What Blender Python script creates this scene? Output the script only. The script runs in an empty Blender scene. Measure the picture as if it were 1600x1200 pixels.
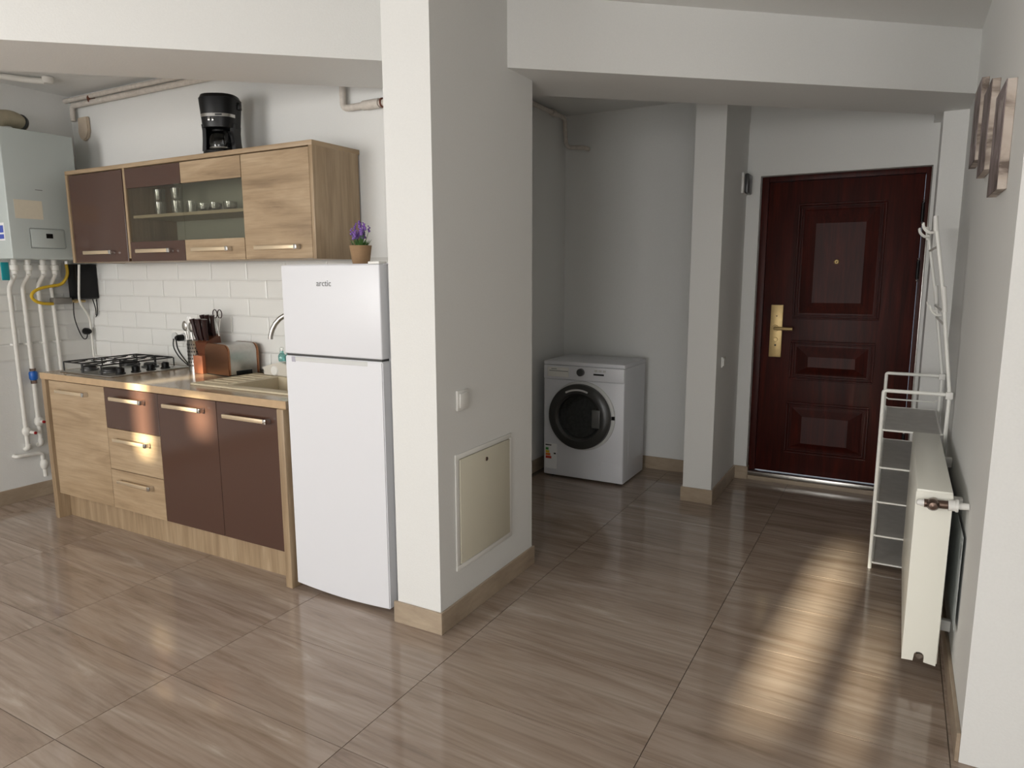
import bpy, bmesh, math, random
from mathutils import Vector, Matrix
random.seed(7)
SC = bpy.context.scene
COL = SC.collection
PI = math.pi

# ------------------------------------------------------------------ camera
cam_d = bpy.data.cameras.new('camera'); cam = bpy.data.objects.new('camera', cam_d); COL.objects.link(cam)
yaw, pitch, roll = math.radians(-29.067), math.radians(-8.961), math.radians(-0.171)
fw = Vector((math.sin(yaw)*math.cos(pitch), math.cos(yaw)*math.cos(pitch), math.sin(pitch)))
rt = Vector((math.cos(yaw), -math.sin(yaw), 0)); up = rt.cross(fw)
r2 = rt*math.cos(roll) + up*math.sin(roll); u2 = -rt*math.sin(roll) + up*math.cos(roll)
M = Matrix((r2, u2, -fw)).transposed().to_4x4(); M.translation = Vector((0, 0, 1.40))
cam.matrix_world = M
cam_d.sensor_width = 36.0; cam_d.lens = 1085.27/1600*36.0
cam_d.clip_start = 0.02
SC.camera = cam

# ------------------------------------------------------------------ view
vs = SC.view_settings
vs.view_transform = 'Standard'; vs.look = 'None'; vs.gamma = 1.0; vs.use_curve_mapping = False
vs.exposure = 0.0

# ------------------------------------------------------------------ world and lights
w = bpy.data.worlds.new('sky'); SC.world = w; w.use_nodes = True
bg = w.node_tree.nodes['Background']; bg.inputs[0].default_value = (0.72, 0.84, 1.0, 1); bg.inputs[1].default_value = 1.0

def lamp(name, kind, energy, color, loc, rot, **kw):
    d = bpy.data.lights.new(name, kind); d.energy = energy; d.color = color
    for k, v in kw.items(): setattr(d, k, v)
    o = bpy.data.objects.new(name, d); COL.objects.link(o); o.location = loc; o.rotation_euler = rot
    return o
# low winter sun from behind the camera, heading +Y and a touch to +X
az, el = math.radians(5.0), math.radians(12.0)
sd = Vector((math.sin(az)*math.cos(el), math.cos(az)*math.cos(el), -math.sin(el)))
sun = lamp('sun', 'SUN', 25.0, (1.0, 0.88, 0.68), (0, -4, 3), (0, 0, 0), angle=0.026)
sun.rotation_euler = sd.to_track_quat('-Z', 'Y').to_euler()
# area lamps before the blinds stand in for window daylight; two are added fill
YR = -2.60
lamp('window_daylight', 'AREA', 86.0, (1.0, 0.985, 0.975), (-3.55, YR+0.16, 1.58), (math.radians(90), 0, 0), shape='RECTANGLE', size=1.5, size_y=1.35)
lamp('entry_fill', 'AREA', 56.0, (1.0, 0.992, 0.98), (-0.57, YR+0.16, 1.12), (math.radians(90), 0, 0), shape='RECTANGLE', size=1.25, size_y=2.0)  # added lamp that lifts the entry, beam and right wall
lamp('pillar_side_fill', 'AREA', 16.0, (0.97, 0.98, 1.0), (1.35, YR+0.16, 1.30), (math.radians(90), 0, 0), shape='RECTANGLE', size=1.1, size_y=1.8)  # added lamp that helps brighten the pillar's right side

# ------------------------------------------------------------------ materials
def nt(name):
    m = bpy.data.materials.new(name); m.use_nodes = True
    t = m.node_tree; b = t.nodes['Principled BSDF']
    return m, t, b
def lin(c):
    f = lambda v: v/12.92 if v <= 0.04045 else ((v+0.055)/1.055)**2.4
    return tuple(f(x/255.0) for x in c) + (1.0,)
def plain(name, rgb, rough=0.5, metal=0.0, noise=0.0, scale=40, bump=0.0, coat=0.0, spec=0.5):
    m, t, b = nt(name)
    b.inputs['Roughness'].default_value = rough; b.inputs['Metallic'].default_value = metal
    b.inputs['Coat Weight'].default_value = coat; b.inputs['Specular IOR Level'].default_value = spec
    c = lin(rgb)
    n = t.nodes.new('ShaderNodeTexNoise'); g = t.nodes.new('ShaderNodeNewGeometry')
    t.links.new(g.outputs['Position'], n.inputs['Vector'])
    n.inputs['Scale'].default_value = scale; n.inputs['Detail'].default_value = 3
    r = t.nodes.new('ShaderNodeValToRGB'); k = noise
    r.color_ramp.elements[0].color = tuple(max(0, v*(1-k)) for v in c[:3]) + (1,)
    r.color_ramp.elements[1].color = tuple(min(1, v*(1+k)) for v in c[:3]) + (1,)
    r.color_ramp.elements[0].position = 0.3; r.color_ramp.elements[1].position = 0.7
    t.links.new(n.outputs['Fac'], r.inputs['Fac']); t.links.new(r.outputs['Color'], b.inputs['Base Color'])
    if bump:
        bp = t.nodes.new('ShaderNodeBump'); bp.inputs['Strength'].default_value = bump; bp.inputs['Distance'].default_value = 0.002
        t.links.new(n.outputs['Fac'], bp.inputs['Height']); t.links.new(bp.outputs['Normal'], b.inputs['Normal'])
    return m
def grain(name, cols, scl, rough=0.45, rotz=0.0, rand=0.0, detail=6, fine=None, spec=0.5, bump=0.0, distort=0.6):
    """streaked wood / stone: noise stretched along one axis; cols = [(pos, rgb), ...]"""
    m, t, b = nt(name); N = t.nodes.new
    b.inputs['Roughness'].default_value = rough; b.inputs['Specular IOR Level'].default_value = spec
    g = N('ShaderNodeNewGeometry'); mp = N('ShaderNodeMapping'); mp.inputs['Rotation'].default_value = (0, 0, rotz)
    src = g.outputs['Position']
    if rand:
        oi = N('ShaderNodeObjectInfo'); ml = N('ShaderNodeMath'); ml.operation = 'MULTIPLY'; ml.inputs[1].default_value = rand
        t.links.new(oi.outputs['Random'], ml.inputs[0])
        ad = N('ShaderNodeVectorMath'); ad.operation = 'ADD'
        t.links.new(g.outputs['Position'], ad.inputs[0]); t.links.new(ml.outputs[0], ad.inputs[1]); src = ad.outputs[0]
    t.links.new(src, mp.inputs['Vector'])
    sc = N('ShaderNodeVectorMath'); sc.operation = 'MULTIPLY'; sc.inputs[1].default_value = scl
    t.links.new(mp.outputs[0], sc.inputs[0])
    n = N('ShaderNodeTexNoise'); n.inputs['Scale'].default_value = 1.0; n.inputs['Detail'].default_value = detail
    n.inputs['Distortion'].default_value = distort; n.inputs['Roughness'].default_value = 0.62
    t.links.new(sc.outputs[0], n.inputs['Vector'])
    r = N('ShaderNodeValToRGB')
    while len(r.color_ramp.elements) < len(cols): r.color_ramp.elements.new(0.5)
    for e, (p, c) in zip(r.color_ramp.elements, cols): e.position = p; e.color = lin(c)
    t.links.new(n.outputs['Fac'], r.inputs['Fac'])
    out = r.outputs['Color']
    if fine:
        fs, amt = fine
        s2 = N('ShaderNodeVectorMath'); s2.operation = 'MULTIPLY'; s2.inputs[1].default_value = fs
        t.links.new(mp.outputs[0], s2.inputs[0])
        n2 = N('ShaderNodeTexNoise'); n2.inputs['Scale'].default_value = 1.0; n2.inputs['Detail'].default_value = 4
        t.links.new(s2.outputs[0], n2.inputs['Vector'])
        r3 = N('ShaderNodeValToRGB'); r3.color_ramp.elements[0].position = 0.34; r3.color_ramp.elements[1].position = 0.55
        r3.color_ramp.elements[0].color = (1-amt, 1-amt*1.05, 1-amt*1.15, 1); r3.color_ramp.elements[1].color = (1, 1, 1, 1)
        t.links.new(n2.outputs['Fac'], r3.inputs['Fac'])
        mx = N('ShaderNodeMix'); mx.data_type = 'RGBA'; mx.blend_type = 'MULTIPLY'; mx.inputs[0].default_value = 1.0
        t.links.new(out, mx.inputs[6]); t.links.new(r3.outputs['Color'], mx.inputs[7]); out = mx.outputs[2]
    t.links.new(out, b.inputs['Base Color'])
    if bump:
        bp = N('ShaderNodeBump'); bp.inputs['Strength'].default_value = bump; bp.inputs['Distance'].default_value = 0.001
        t.links.new(n.outputs['Fac'], bp.inputs['Height']); t.links.new(bp.outputs['Normal'], b.inputs['Normal'])
    return m
def glass(name, tint=(1, 1, 1), rough=0.0, alpha=0.25):
    """thin clear glass: transparent with a fresnel gloss, so light passes without caustics"""
    m = bpy.data.materials.new(name); m.use_nodes = True; t = m.node_tree; t.nodes.clear(); N = t.nodes.new
    o = N('ShaderNodeOutputMaterial'); tr = N('ShaderNodeBsdfTransparent'); gl = N('ShaderNodeBsdfGlossy'); mx = N('ShaderNodeMixShader'); fr = N('ShaderNodeLayerWeight'); pw = N('ShaderNodeMath'); pw.operation = 'POWER'; pw.inputs[1].default_value = 4.0
    tr.inputs[0].default_value = tint + (1,); gl.inputs['Roughness'].default_value = rough
    ad = N('ShaderNodeMath'); ad.operation = 'ADD'; ad.inputs[1].default_value = alpha; ad.use_clamp = True
    t.links.new(fr.outputs['Facing'], pw.inputs[0]); ml = N('ShaderNodeMath'); ml.operation = 'MULTIPLY'; ml.inputs[1].default_value = 0.6
    t.links.new(pw.outputs[0], ml.inputs[0]); t.links.new(ml.outputs[0], ad.inputs[0]); t.links.new(ad.outputs[0], mx.inputs[0])
    t.links.new(tr.outputs[0], mx.inputs[1]); t.links.new(gl.outputs[0], mx.inputs[2]); t.links.new(mx.outputs[0], o.inputs[0])
    return m

PAINT = plain('white_wall_paint', (226, 226, 223), 0.85, noise=0.012, scale=150, bump=0.25, spec=0.2)
TILE_F = grain('beige_stone_floor_tile', [(0.26, (133, 114, 100)), (0.41, (153, 135, 120)), (0.52, (163, 146, 132)), (0.62, (171, 155, 141)), (0.76, (193, 180, 167))],
               (1.4, 10.5, 1.0), rough=0.10, rotz=math.radians(2.5), rand=17.0, fine=((2.4, 64.0, 1.0), 0.16), spec=0.5, distort=0.95, detail=10)
GROUT = plain('dark_floor_grout', (104, 93, 80), 0.8, noise=0.05)
SKIRT = grain('beige_stone_baseboard', [(0.3, (152, 135, 116)), (0.55, (172, 155, 134)), (0.75, (188, 172, 150))], (4.0, 4.0, 9.0), rough=0.3, fine=((9, 9, 60), 0.06))
OAKH = grain('oak_laminate_horizontal', [(0.26, (136, 114, 88)), (0.46, (166, 142, 112)), (0.72, (186, 163, 133))], (1.8, 1.8, 13.0), rough=0.42, rand=9.0, fine=((5, 5, 150), 0.14))
OAKV = grain('oak_laminate_vertical', [(0.28, (138, 116, 90)), (0.5, (164, 141, 112)), (0.72, (182, 160, 131))], (19.0, 19.0, 1.6), rough=0.42, rand=9.0, fine=((150, 150, 5), 0.14))
OAKE = plain('oak_edge_band', (184, 156, 122), 0.4, noise=0.06, scale=30)
BROWN = plain('brown_gloss_laminate', (78, 55, 46), 0.12, noise=0.0, spec=0.6)
WTOP = plain('speckled_beige_worktop', (170, 152, 128), 0.17, noise=0.12, scale=220)
WHITE = plain('white_enamel', (224, 225, 229), 0.34, noise=0.0)
WHITEP = plain('white_plastic', (232, 231, 226), 0.4)
WGREY = plain('grey_white_plastic', (205, 206, 204), 0.4)
RADW = plain('white_radiator_enamel', (240, 239, 228), 0.3)
TILEW = plain('glossy_white_wall_tile', (226, 226, 222), 0.3, noise=0.01, scale=8)
GROUTW = plain('light_grey_wall_grout', (206, 205, 200), 0.9)
STEEL = plain('brushed_steel', (190, 188, 184), 0.28, 1.0, noise=0.05, scale=60)
CHROME = plain('chrome', (215, 214, 212), 0.1, 1.0)
HANDLE = plain('satin_champagne_metal', (226, 206, 176), 0.33, 0.7)
COPPER = plain('copper_steel', (158, 116, 90), 0.26, 1.0)
BLACK = plain('black_plastic', (10, 10, 11), 0.38, spec=0.3)
BLACKM = plain('black_cast_iron', (20, 20, 21), 0.55)
DGREY = plain('dark_grey_plastic', (62, 62, 62), 0.3)
DRING = plain('dark_smoked_ring', (56, 56, 54), 0.3)
DRUM = plain('dark_drum', (88, 90, 90), 0.35, 0.6, noise=0.3, scale=60)
DOORW = grain('dark_mahogany_door', [(0.3, (42, 10, 6)), (0.52, (62, 18, 11)), (0.75, (82, 27, 16))], (30.0, 30.0, 2.2), rough=0.45, fine=((180, 180, 8), 0.2), spec=0.24)
BRASS = plain('satin_brass', (206, 180, 128), 0.42, 0.6, noise=0.05, scale=50)
BRONZE = plain('bronze_valve', (108, 90, 80), 0.3, 0.8)
CREAM = plain('cream_painted_metal', (214, 209, 190), 0.5)
SINK = plain('beige_composite', (205, 192, 164), 0.5, noise=0.06, scale=300)
FABRIC = plain('grey_white_shelf_fabric', (196, 194, 190), 0.9, noise=0.06, scale=18, bump=0.3)
RACKW = plain('white_painted_tube', (240, 240, 234), 0.35)
PIPEW = plain('white_plastic_pipe', (222, 220, 213), 0.5, noise=0.03)
PIPEO = plain('old_painted_pipe', (208, 200, 190), 0.6, noise=0.10, scale=45)
RUST = plain('rusty_clamp', (110, 66, 50), 0.7, noise=0.2)
YEL = plain('yellow_gas_hose', (205, 170, 40), 0.45)
BLUE = plain('blue_valve_handle', (24, 92, 176), 0.4)
REDP = plain('red_cap', (150, 20, 24), 0.4)
TEAL = plain('teal_tag', (0, 140, 150), 0.5)
FLUE = plain('beige_flue', (178, 168, 144), 0.6, noise=0.1, scale=20)
VENT = plain('beige_vent_cover', (196, 180, 160), 0.6, noise=0.05)
BOIL = plain('grey_white_boiler_enamel', (190, 198, 195), 0.3)
FOIL = plain('silver_foil_board', (190, 196, 196), 0.45, 0.0, noise=0.12, scale=30)
GREYBOX = plain('grey_metal_manifold', (128, 124, 118), 0.5, 0.3)
TERRA = plain('brown_paper_pot', (150, 120, 88), 0.8, noise=0.08)
LEAF = plain('green_leaves', (70, 108, 52), 0.6, noise=0.15)
PURPLE = plain('purple_lavender', (128, 92, 168), 0.7, noise=0.15)
WOODB = plain('orange_wood_block', (172, 106, 74), 0.4, noise=0.08, scale=25)
WOODD = plain('dark_reddish_wood', (98, 56, 36), 0.4, noise=0.12, scale=25)
KNIFEH = plain('dark_red_black_handle', (38, 14, 14), 0.3)
INKG = plain('grey_print', (120, 120, 122), 0.5)
INKB = plain('black_print', (28, 28, 30), 0.5)
STICK = plain('paper_sticker', (224, 216, 196), 0.6, noise=0.02)
STICKW = plain('white_sticker', (236, 236, 236), 0.5)
PG, PY, PO, PR = (plain('print_green', (60, 140, 60), .5), plain('print_yellow', (225, 195, 50), .5), plain('print_orange', (225, 120, 40), .5), plain('print_red', (190, 50, 30), .5))
GLASSC = glass('smoked_cabinet_glass', (0.81, 0.81, 0.77), 0.02, 0.05)
GLASST = glass('clear_drinking_glass', (0.96, 0.97, 0.96), 0.03, 0.22)
GLASSD = glass('dark_door_glass', (0.6, 0.61, 0.62), 0.05, 0.06)
GLASSW = glass('window_glass', (0.96, 0.98, 0.97), 0.0, 0.02)
TEALL = glass('teal_soap_bottle', (0.45, 0.72, 0.70), 0.05, 0.10)
BLIND = plain('white_sun_mask_blind', (235, 232, 222), 0.9)
def art_mat(name, ramp, scl):
    return grain(name, ramp, scl, rough=0.6, rand=0, detail=4)
ART = art_mat('brown_mauve_print', [(0.30, (66, 52, 48)), (0.44, (116, 102, 98)), (0.56, (138, 124, 124)), (0.72, (190, 180, 172))], (6.0, 12.0, 7.0))
ARTE = art_mat('printed_board_edge', [(0.34, (104, 90, 80)), (0.50, (186, 172, 160)), (0.75, (214, 204, 194))], (5.0, 5.0, 9.0))

# ------------------------------------------------------------------ mesh helpers
class MB:
    def __init__(s): s.bm = bmesh.new()
    def box(s, x0, x1, y0, y1, z0, z1, bev=0.0, seg=2, rot=None):
        b = bmesh.new()
        bmesh.ops.create_cube(b, size=1.0)
        for v in b.verts:
            v.co = Vector(((x0+x1)/2 + v.co.x*(x1-x0), (y0+y1)/2 + v.co.y*(y1-y0), (z0+z1)/2 + v.co.z*(z1-z0)))
        if bev > 0: bmesh.ops.bevel(b, geom=b.edges[:], offset=bev, segments=seg, affect='EDGES', profile=0.5)
        if rot: bmesh.ops.rotate(b, verts=b.verts[:], cent=rot[0], matrix=Matrix.Rotation(rot[1], 3, rot[2]))
        s.merge(b); return s
    def merge(s, b):
        me = bpy.data.meshes.new('t'); b.to_mesh(me); s.bm.from_mesh(me); bpy.data.meshes.remove(me); b.free()
    def tube(s, pts, r, n=10, caps=True, smooth=0):
        pts = [Vector(p) for p in pts]
        if smooth:
            q = [pts[0]]
            for i in range(1, len(pts)-1):
                a, b, c = pts[i-1], pts[i], pts[i+1]
                la = min(smooth, (a-b).length*0.49); lc = min(smooth, (c-b).length*0.49)
                p0 = b + (a-b).normalized()*la; p2 = b + (c-b).normalized()*lc
                for k in range(6):
                    u = k/5.0; q.append(p0*(1-u)**2 + b*2*u*(1-u) + p2*u*u)
            q.append(pts[-1]); pts = q
        rs = r if isinstance(r, (list, tuple)) else [r]*len(pts)
        rings = []; nrm = None
        for i, p in enumerate(pts):
            d = (pts[min(i+1, len(pts)-1)] - pts[max(i-1, 0)]).normalized()
            if nrm is None:
                nrm = d.orthogonal().normalized()
            nrm = (nrm - d*nrm.dot(d))
            nrm = nrm.normalized() if nrm.length > 1e-6 else d.orthogonal().normalized()
            bn = d.cross(nrm)
            rings.append([s.bm.verts.new(p + (nrm*math.cos(2*PI*k/n) + bn*math.sin(2*PI*k/n))*rs[i]) for k in range(n)])
        for a, b in zip(rings, rings[1:]):
            for k in range(n): s.bm.faces.new((a[k], a[(k+1) % n], b[(k+1) % n], b[k]))
        if caps:
            s.bm.faces.new(rings[0][::-1]); s.bm.faces.new(rings[-1])
        return s
    def lathe(s, prof, c, axis='Z', n=32, close=False):
        """prof = [(radius, height)] turned about an axis through c"""
        c = Vector(c); rings = []
        for r, h in prof:
            ring = []
            for k in range(n):
                a = 2*PI*k/n; u, v = r*math.cos(a), r*math.sin(a)
                p = {'Z': (u, v, h), 'Y': (u, h, -v), 'X': (h, u, v)}[axis]
                ring.append(s.bm.verts.new(c + Vector(p)))
            rings.append(ring)
        for a, b in zip(rings, rings[1:]):
            for k in range(n): s.bm.faces.new((a[k], a[(k+1) % n], b[(k+1) % n], b[k]))
        if close:
            s.bm.faces.new(rings[0][::-1]); s.bm.faces.new(rings[-1])
        return s
    def prism(s, poly, axis, a0, a1, bev=0.0):
        """poly in the plane normal to axis, extruded from a0 to a1"""
        b = bmesh.new()
        def P(p, h): return {'X': (h, p[0], p[1]), 'Y': (p[0], h, p[1]), 'Z': (p[0], p[1], h)}[axis]
        A = [b.verts.new(P(p, a0)) for p in poly]; B = [b.verts.new(P(p, a1)) for p in poly]
        b.faces.new(A[::-1]); b.faces.new(B)
        for i in range(len(poly)):
            j = (i+1) % len(poly); b.faces.new((A[i], A[j], B[j], B[i]))
        bmesh.ops.recalc_face_normals(b, faces=b.faces[:])
        if bev: bmesh.ops.bevel(b, geom=b.edges[:], offset=bev, segments=2, affect='EDGES')
        s.merge(b); return s
    def ball(s, c, r, sub=2, scale=(1, 1, 1)):
        b = bmesh.new(); bmesh.ops.create_icosphere(b, subdivisions=sub, radius=r)
        for v in b.verts: v.co = Vector((v.co.x*scale[0], v.co.y*scale[1], v.co.z*scale[2])) + Vector(c)
        s.merge(b); return s
    def frustum(s, x0, x1, z0, z1, ya, X0, X1, Z0, Z1, yb):
        v = [s.bm.verts.new(p) for p in ((x0, ya, z0), (x1, ya, z0), (x1, ya, z1), (x0, ya, z1), (X0, yb, Z0), (X1, yb, Z0), (X1, yb, Z1), (X0, yb, Z1))]
        for f in ((4, 5, 6, 7), (0, 1, 5, 4), (1, 2, 6, 5), (2, 3, 7, 6), (3, 0, 4, 7), (3, 2, 1, 0)): s.bm.faces.new([v[i] for i in f])
        return s

def obj(name, mb, mat, parent=None, label=None, kind=None, root=None, loc=None, smooth=True):
    """one mesh object. Vertices are given in world coordinates; the origin goes to the thing's base."""
    bmesh.ops.recalc_face_normals(mb.bm, faces=mb.bm.faces[:])
    me = bpy.data.meshes.new(name); mb.bm.to_mesh(me); mb.bm.free()
    me.materials.append(mat)
    if parent is not None:
        off = Vector(parent['_w'])
    elif loc is not None: off = Vector(loc)
    else:
        xs = [v.co for v in me.vertices]
        off = Vector(((min(v.x for v in xs)+max(v.x for v in xs))/2, (min(v.y for v in xs)+max(v.y for v in xs))/2, min(v.z for v in xs)))
    for v in me.vertices: v.co -= off
    if smooth:
        for p in me.polygons: p.use_smooth = True
        me.set_sharp_from_angle(angle=math.radians(35))
    o = bpy.data.objects.new(name, me); COL.objects.link(o)
    if parent is not None: o.parent = parent
    else: o.location = off
    o['_w'] = list(off)
    if label: o['label'] = label
    if kind: o['kind'] = kind
    return o
def thing(name, label, cat, loc, group=None):
    o = bpy.data.objects.new(name, None); COL.objects.link(o); o.location = loc
    o['_w'] = list(loc); o['label'] = label; o['category'] = cat
    if group: o['group'] = group
    return o
def tag(o, label, cat, group=None, kind=None):
    o['label'] = label; o['category'] = cat
    if group: o['group'] = group
    if kind: o['kind'] = kind
    return o
def struct(name, mb, mat, label=None, smooth=False):
    o = obj(name, mb, mat, smooth=smooth); o['kind'] = 'structure'
    if label: o['label'] = label
    return o
def copy_tree(o, parent=None):
    c = o.copy(); COL.objects.link(c)
    if parent is not None: c.parent = parent
    for ch in [x for x in ALL() if x.parent == o]: copy_tree(ch, c)
    return c
def ALL(): return list(COL.objects)
def text(name, body, size, loc, rot, mat, parent=None, extr=0.0005):
    c = bpy.data.curves.new(name, 'FONT'); c.body = body; c.size = size; c.extrude = extr; c.materials.append(mat)
    c.align_x = 'CENTER'; c.align_y = 'CENTER'; c.resolution_u = 3
    t_ = bpy.data.objects.new('t', c); COL.objects.link(t_); bpy.context.view_layer.update()
    me_ = bpy.data.meshes.new_from_object(t_); bpy.data.objects.remove(t_)
    o = bpy.data.objects.new(name, me_); COL.objects.link(o)
    off = Vector(parent['_w']) if parent is not None else Vector((0, 0, 0))
    o.location = Vector(loc) - off; o.rotation_euler = rot
    if parent is not None: o.parent = parent
    return o

# ================================================================== SETTING
XL, XR = -4.75, 0.245          # left wall, right wall
YK = 2.72                      # kitchen back wall
ZC = 2.53                      # ceiling
XE = 2.6                       # far right side of the living area
YE = 4.79                      # recess back wall
YD = 4.84                      # wall around the entrance door

# ---- floor: grout bed with single stone tiles
fl = MB().box(XL-0.1, XE+0.1, YR-0.1, 5.05, -0.06, -0.003)
floor = struct('floor', fl, GROUT, 'floor of long beige streaked stone tiles with thin dark joints')
TX, TY, TG = 0.795, 0.395, 0.0028
b = MB().box(TG/2, TX-TG/2, TG/2, TY-TG/2, -0.008, 0.0)
me = bpy.data.meshes.new('tile'); b.bm.to_mesh(me); b.bm.free(); me.materials.append(TILE_F)
i0 = -6
for i in range(i0, 4):
    for j in range(-13, 7):
        x = -0.571 + i*TX; y = 2.190 + j*TY
        if x > 0.25 and y > 2.25: continue
        if y + TY < YR-0.3 or x + TX < XL-0.3: continue
        if x < -2.5 and y > 2.8: continue
        o = bpy.data.objects.new('tile', me); COL.objects.link(o); o.parent = floor
        o.location = Vector((x, y, 0)) - Vector(floor['_w'])

# ---- walls
struct('wall_left', MB().box(XL-0.15, XL, YR-0.1, YK+0.15, 0, ZC), PAINT)
wall_kitchen = struct('wall_back', MB().box(XL-0.15, -1.60, YK, 2.86, 0, ZC), PAINT, 'white kitchen wall behind the cabinets')
struct('wall_pillar', MB().box(-1.697, -1.487, 2.095, 2.868, 0, ZC), PAINT, 'white square pillar beside the fridge')
struct('wall_recess_left', MB().box(-2.36, -2.21, 2.86, 4.95, 0, ZC), PAINT)
struct('wall_recess_back', MB().box(-2.30, -1.10, YE, 4.95, 0, 2.352).box(-2.30, -1.10, YE+0.012, 4.95, 2.352, ZC), PAINT)
struct('wall_entry_pier', MB().box(-1.105, -0.930, 4.180, 5.10, 0, ZC), PAINT, 'narrow white pier between the washing machine recess and the entrance')
DX0, DX1, DZ1 = -0.845, 0.112, 2.022
struct('wall_entry', MB().box(-0.94, DX0, YD, 5.1, 0, 2.36).box(DX1, 0.26, YD, 5.1, 0, 2.36).box(DX0, DX1, YD, 5.1, DZ1, 2.36)
       .box(-0.94, 0.26, YD+0.015, 5.1, 2.36, ZC), PAINT)
struct('wall_right', MB().box(XR, XR+0.20, 2.215, 5.1, 0, ZC), PAINT)
struct('wall_right_return', MB().box(XR+0.2005, XE+0.1, 2.215, 2.42, 0, ZC), PAINT)
struct('wall_entry_column', MB().box(0.130, XR+0.02, 4.47, YD+0.02, 0, ZC), PAINT, 'shallow white column right of the entrance door')
struct('trim_2', MB().box(0.094, 0.135, 4.45, YD+0.02, 2.255, ZC), PAINT, 'small dropped box under the ceiling above the door corner')
struct('wall_far_right', MB().box(XE, XE+0.15, YR-0.1, 2.3, 0, ZC), PAINT)

# rear wall with its windows (behind the camera) : openings = (x0,x1,z0,z1)
def wall_with_holes(x0, x1, z0, z1, y0, y1, holes):
    m = MB(); xs = sorted({x0, x1, *[h[0] for h in holes], *[h[1] for h in holes]}); zs = sorted({z0, z1, *[h[2] for h in holes], *[h[3] for h in holes]})
    for a, bb in zip(xs, xs[1:]):
        run = None
        for c, d in zip(zs, zs[1:]):
            mx, mz = (a+bb)/2, (c+d)/2
            if any(h[0] < mx < h[1] and h[2] < mz < h[3] for h in holes):
                if run: m.box(a, bb, y0, y1, *run); run = None
            else: run = (run[0], d) if run else (c, d)
        if run: m.box(a, bb, y0, y1, *run)
    return m
W1 = (-4.30, -1.65, 0.90, 2.28); W2 = (-1.25, 0.10, 0.05, 2.20); W3 = (0.75, 1.95, 0.35, 2.25)
struct('wall_rear', wall_with_holes(XL-0.15, XE+0.15, 0, ZC, YR-0.12, YR, [W1, W2, W3]), PAINT)
def window(n, W, gaps):
    x0, x1, z0, z1 = W
    f = MB()
    for a in ((x0, x0+.05, z0, z1), (x1-.05, x1, z0, z1), (x0+.05, x1-.05, z0, z0+.05), (x0+.05, x1-.05, z1-.05, z1)):
        f.box(a[0], a[1], YR-0.10, YR-0.04, a[2], a[3])
    wn = struct('window_%d' % n, f, WHITEP)
    obj('pane', MB().box(x0+.05, x1-.05, YR-0.075, YR-0.070, z0+.05, z1-.05), GLASSW, wn, smooth=False)
    bl = wall_with_holes(x0-.03, x1+.03, z0-.03, z1+.03, YR+0.004, YR+0.010, gaps)
    obj('sun_mask_blind', bl, BLIND, wn, smooth=False)
# unseen blinds added to mask the sun; slits cut to shape its patches
window(1, W1, [(-3.815, -3.705, 1.50, 1.96), (-3.375, -3.235, 1.655, 1.80)])
window(2, W2, [(-0.79, -0.635, 1.02, 1.34), (-0.485, -0.435, 1.0, 1.18)])
window(3, W3, [])

# ---- ceiling and the diagonal beam
struct('ceiling', MB().box(XL-0.15, XE+0.15, YR-0.12, 5.1, ZC, ZC+0.12), PAINT)
k = 0.848; yb = lambda x: 2.644 + (x+1.487)*k
struct('trim_1', MB().prism([(XL-0.1, yb(XL-0.1)), (XR+0.05, yb(XR+0.05)), (XR+0.05, yb(XR+0.05)+0.545), (XL-0.1, yb(XL-0.1)+0.57)], 'Z', 2.243, ZC+0.02),
       PAINT, 'deep white ceiling beam crossing the room diagonally over the pillar')

# ---- baseboards of the same stone
def skirt(name, *boxes):
    m = MB()
    for q in boxes: m.box(*q, 0.0, 0.090, bev=0.0015, seg=1)
    return struct(name, m, SKIRT)
T = 0.011
skirt('baseboard_left', (XL, XL+T, YR, YK))
skirt('baseboard_pillar', (-1.712, -1.487+T, 2.095-T, 2.095), (-1.487, -1.487+T, 2.095, 2.868+T), (-1.75, -1.487, 2.868, 2.868+T))
skirt('baseboard_recess', (-2.21, -2.21+T, 2.86, YE), (-2.21+T, -1.105-T, YE-T, YE))
skirt('baseboard_pier', (-1.105-T, -0.930+T, 4.180-T, 4.180), (-0.930, -0.930+T, 4.180, YD-T), (-1.105-T, -1.105, 4.180, YE))
skirt('baseboard_entry', (-0.930, DX0, YD-T, YD), (DX0-0.001, DX0+T, YD-T, YD+0.04))
skirt('baseboard_right', (XR-T, XR, 2.215, 4.47), (0.130, XR-T, 4.47-T, 4.47), (0.130-T, 0.130, 4.47-T, YD))

# ---- white bevelled wall tiles over the worktop
def bevel_tile(w_, h_, t=0.0075, bv=0.009):
    bm = bmesh.new()
    o = [bm.verts.new((x, 0, z)) for x, z in ((0, 0), (w_, 0), (w_, h_), (0, h_))]
    e = [bm.verts.new((x, -t*0.62, z)) for x, z in ((0, 0), (w_, 0), (w_, h_), (0, h_))]
    f = [bm.verts.new((x, -t, z)) for x, z in ((bv, bv), (w_-bv, bv), (w_-bv, h_-bv), (bv, h_-bv))]
    for a, c in ((o, e), (e, f)):
        for i in range(4): bm.faces.new((a[i], a[(i+1) % 4], c[(i+1) % 4], c[i]))
    bm.faces.new(f); bmesh.ops.recalc_face_normals(bm, faces=bm.faces[:])
    m = bpy.data.meshes.new('wall_tile'); bm.to_mesh(m); bm.free(); m.materials.append(TILEW); return m
TW, TH, G = 0.30, 0.1005, 0.0025
cache = {}
def tm(w_):
    w_ = round(w_, 3)
    if w_ not in cache: cache[w_] = bevel_tile(w_, TH-G)
    return cache[w_]
bed = obj('tile_bed', MB().box(XL, -1.71, YK-0.0022, YK, 0.86, 1.485), GROUTW, wall_kitchen, smooth=False)
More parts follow.
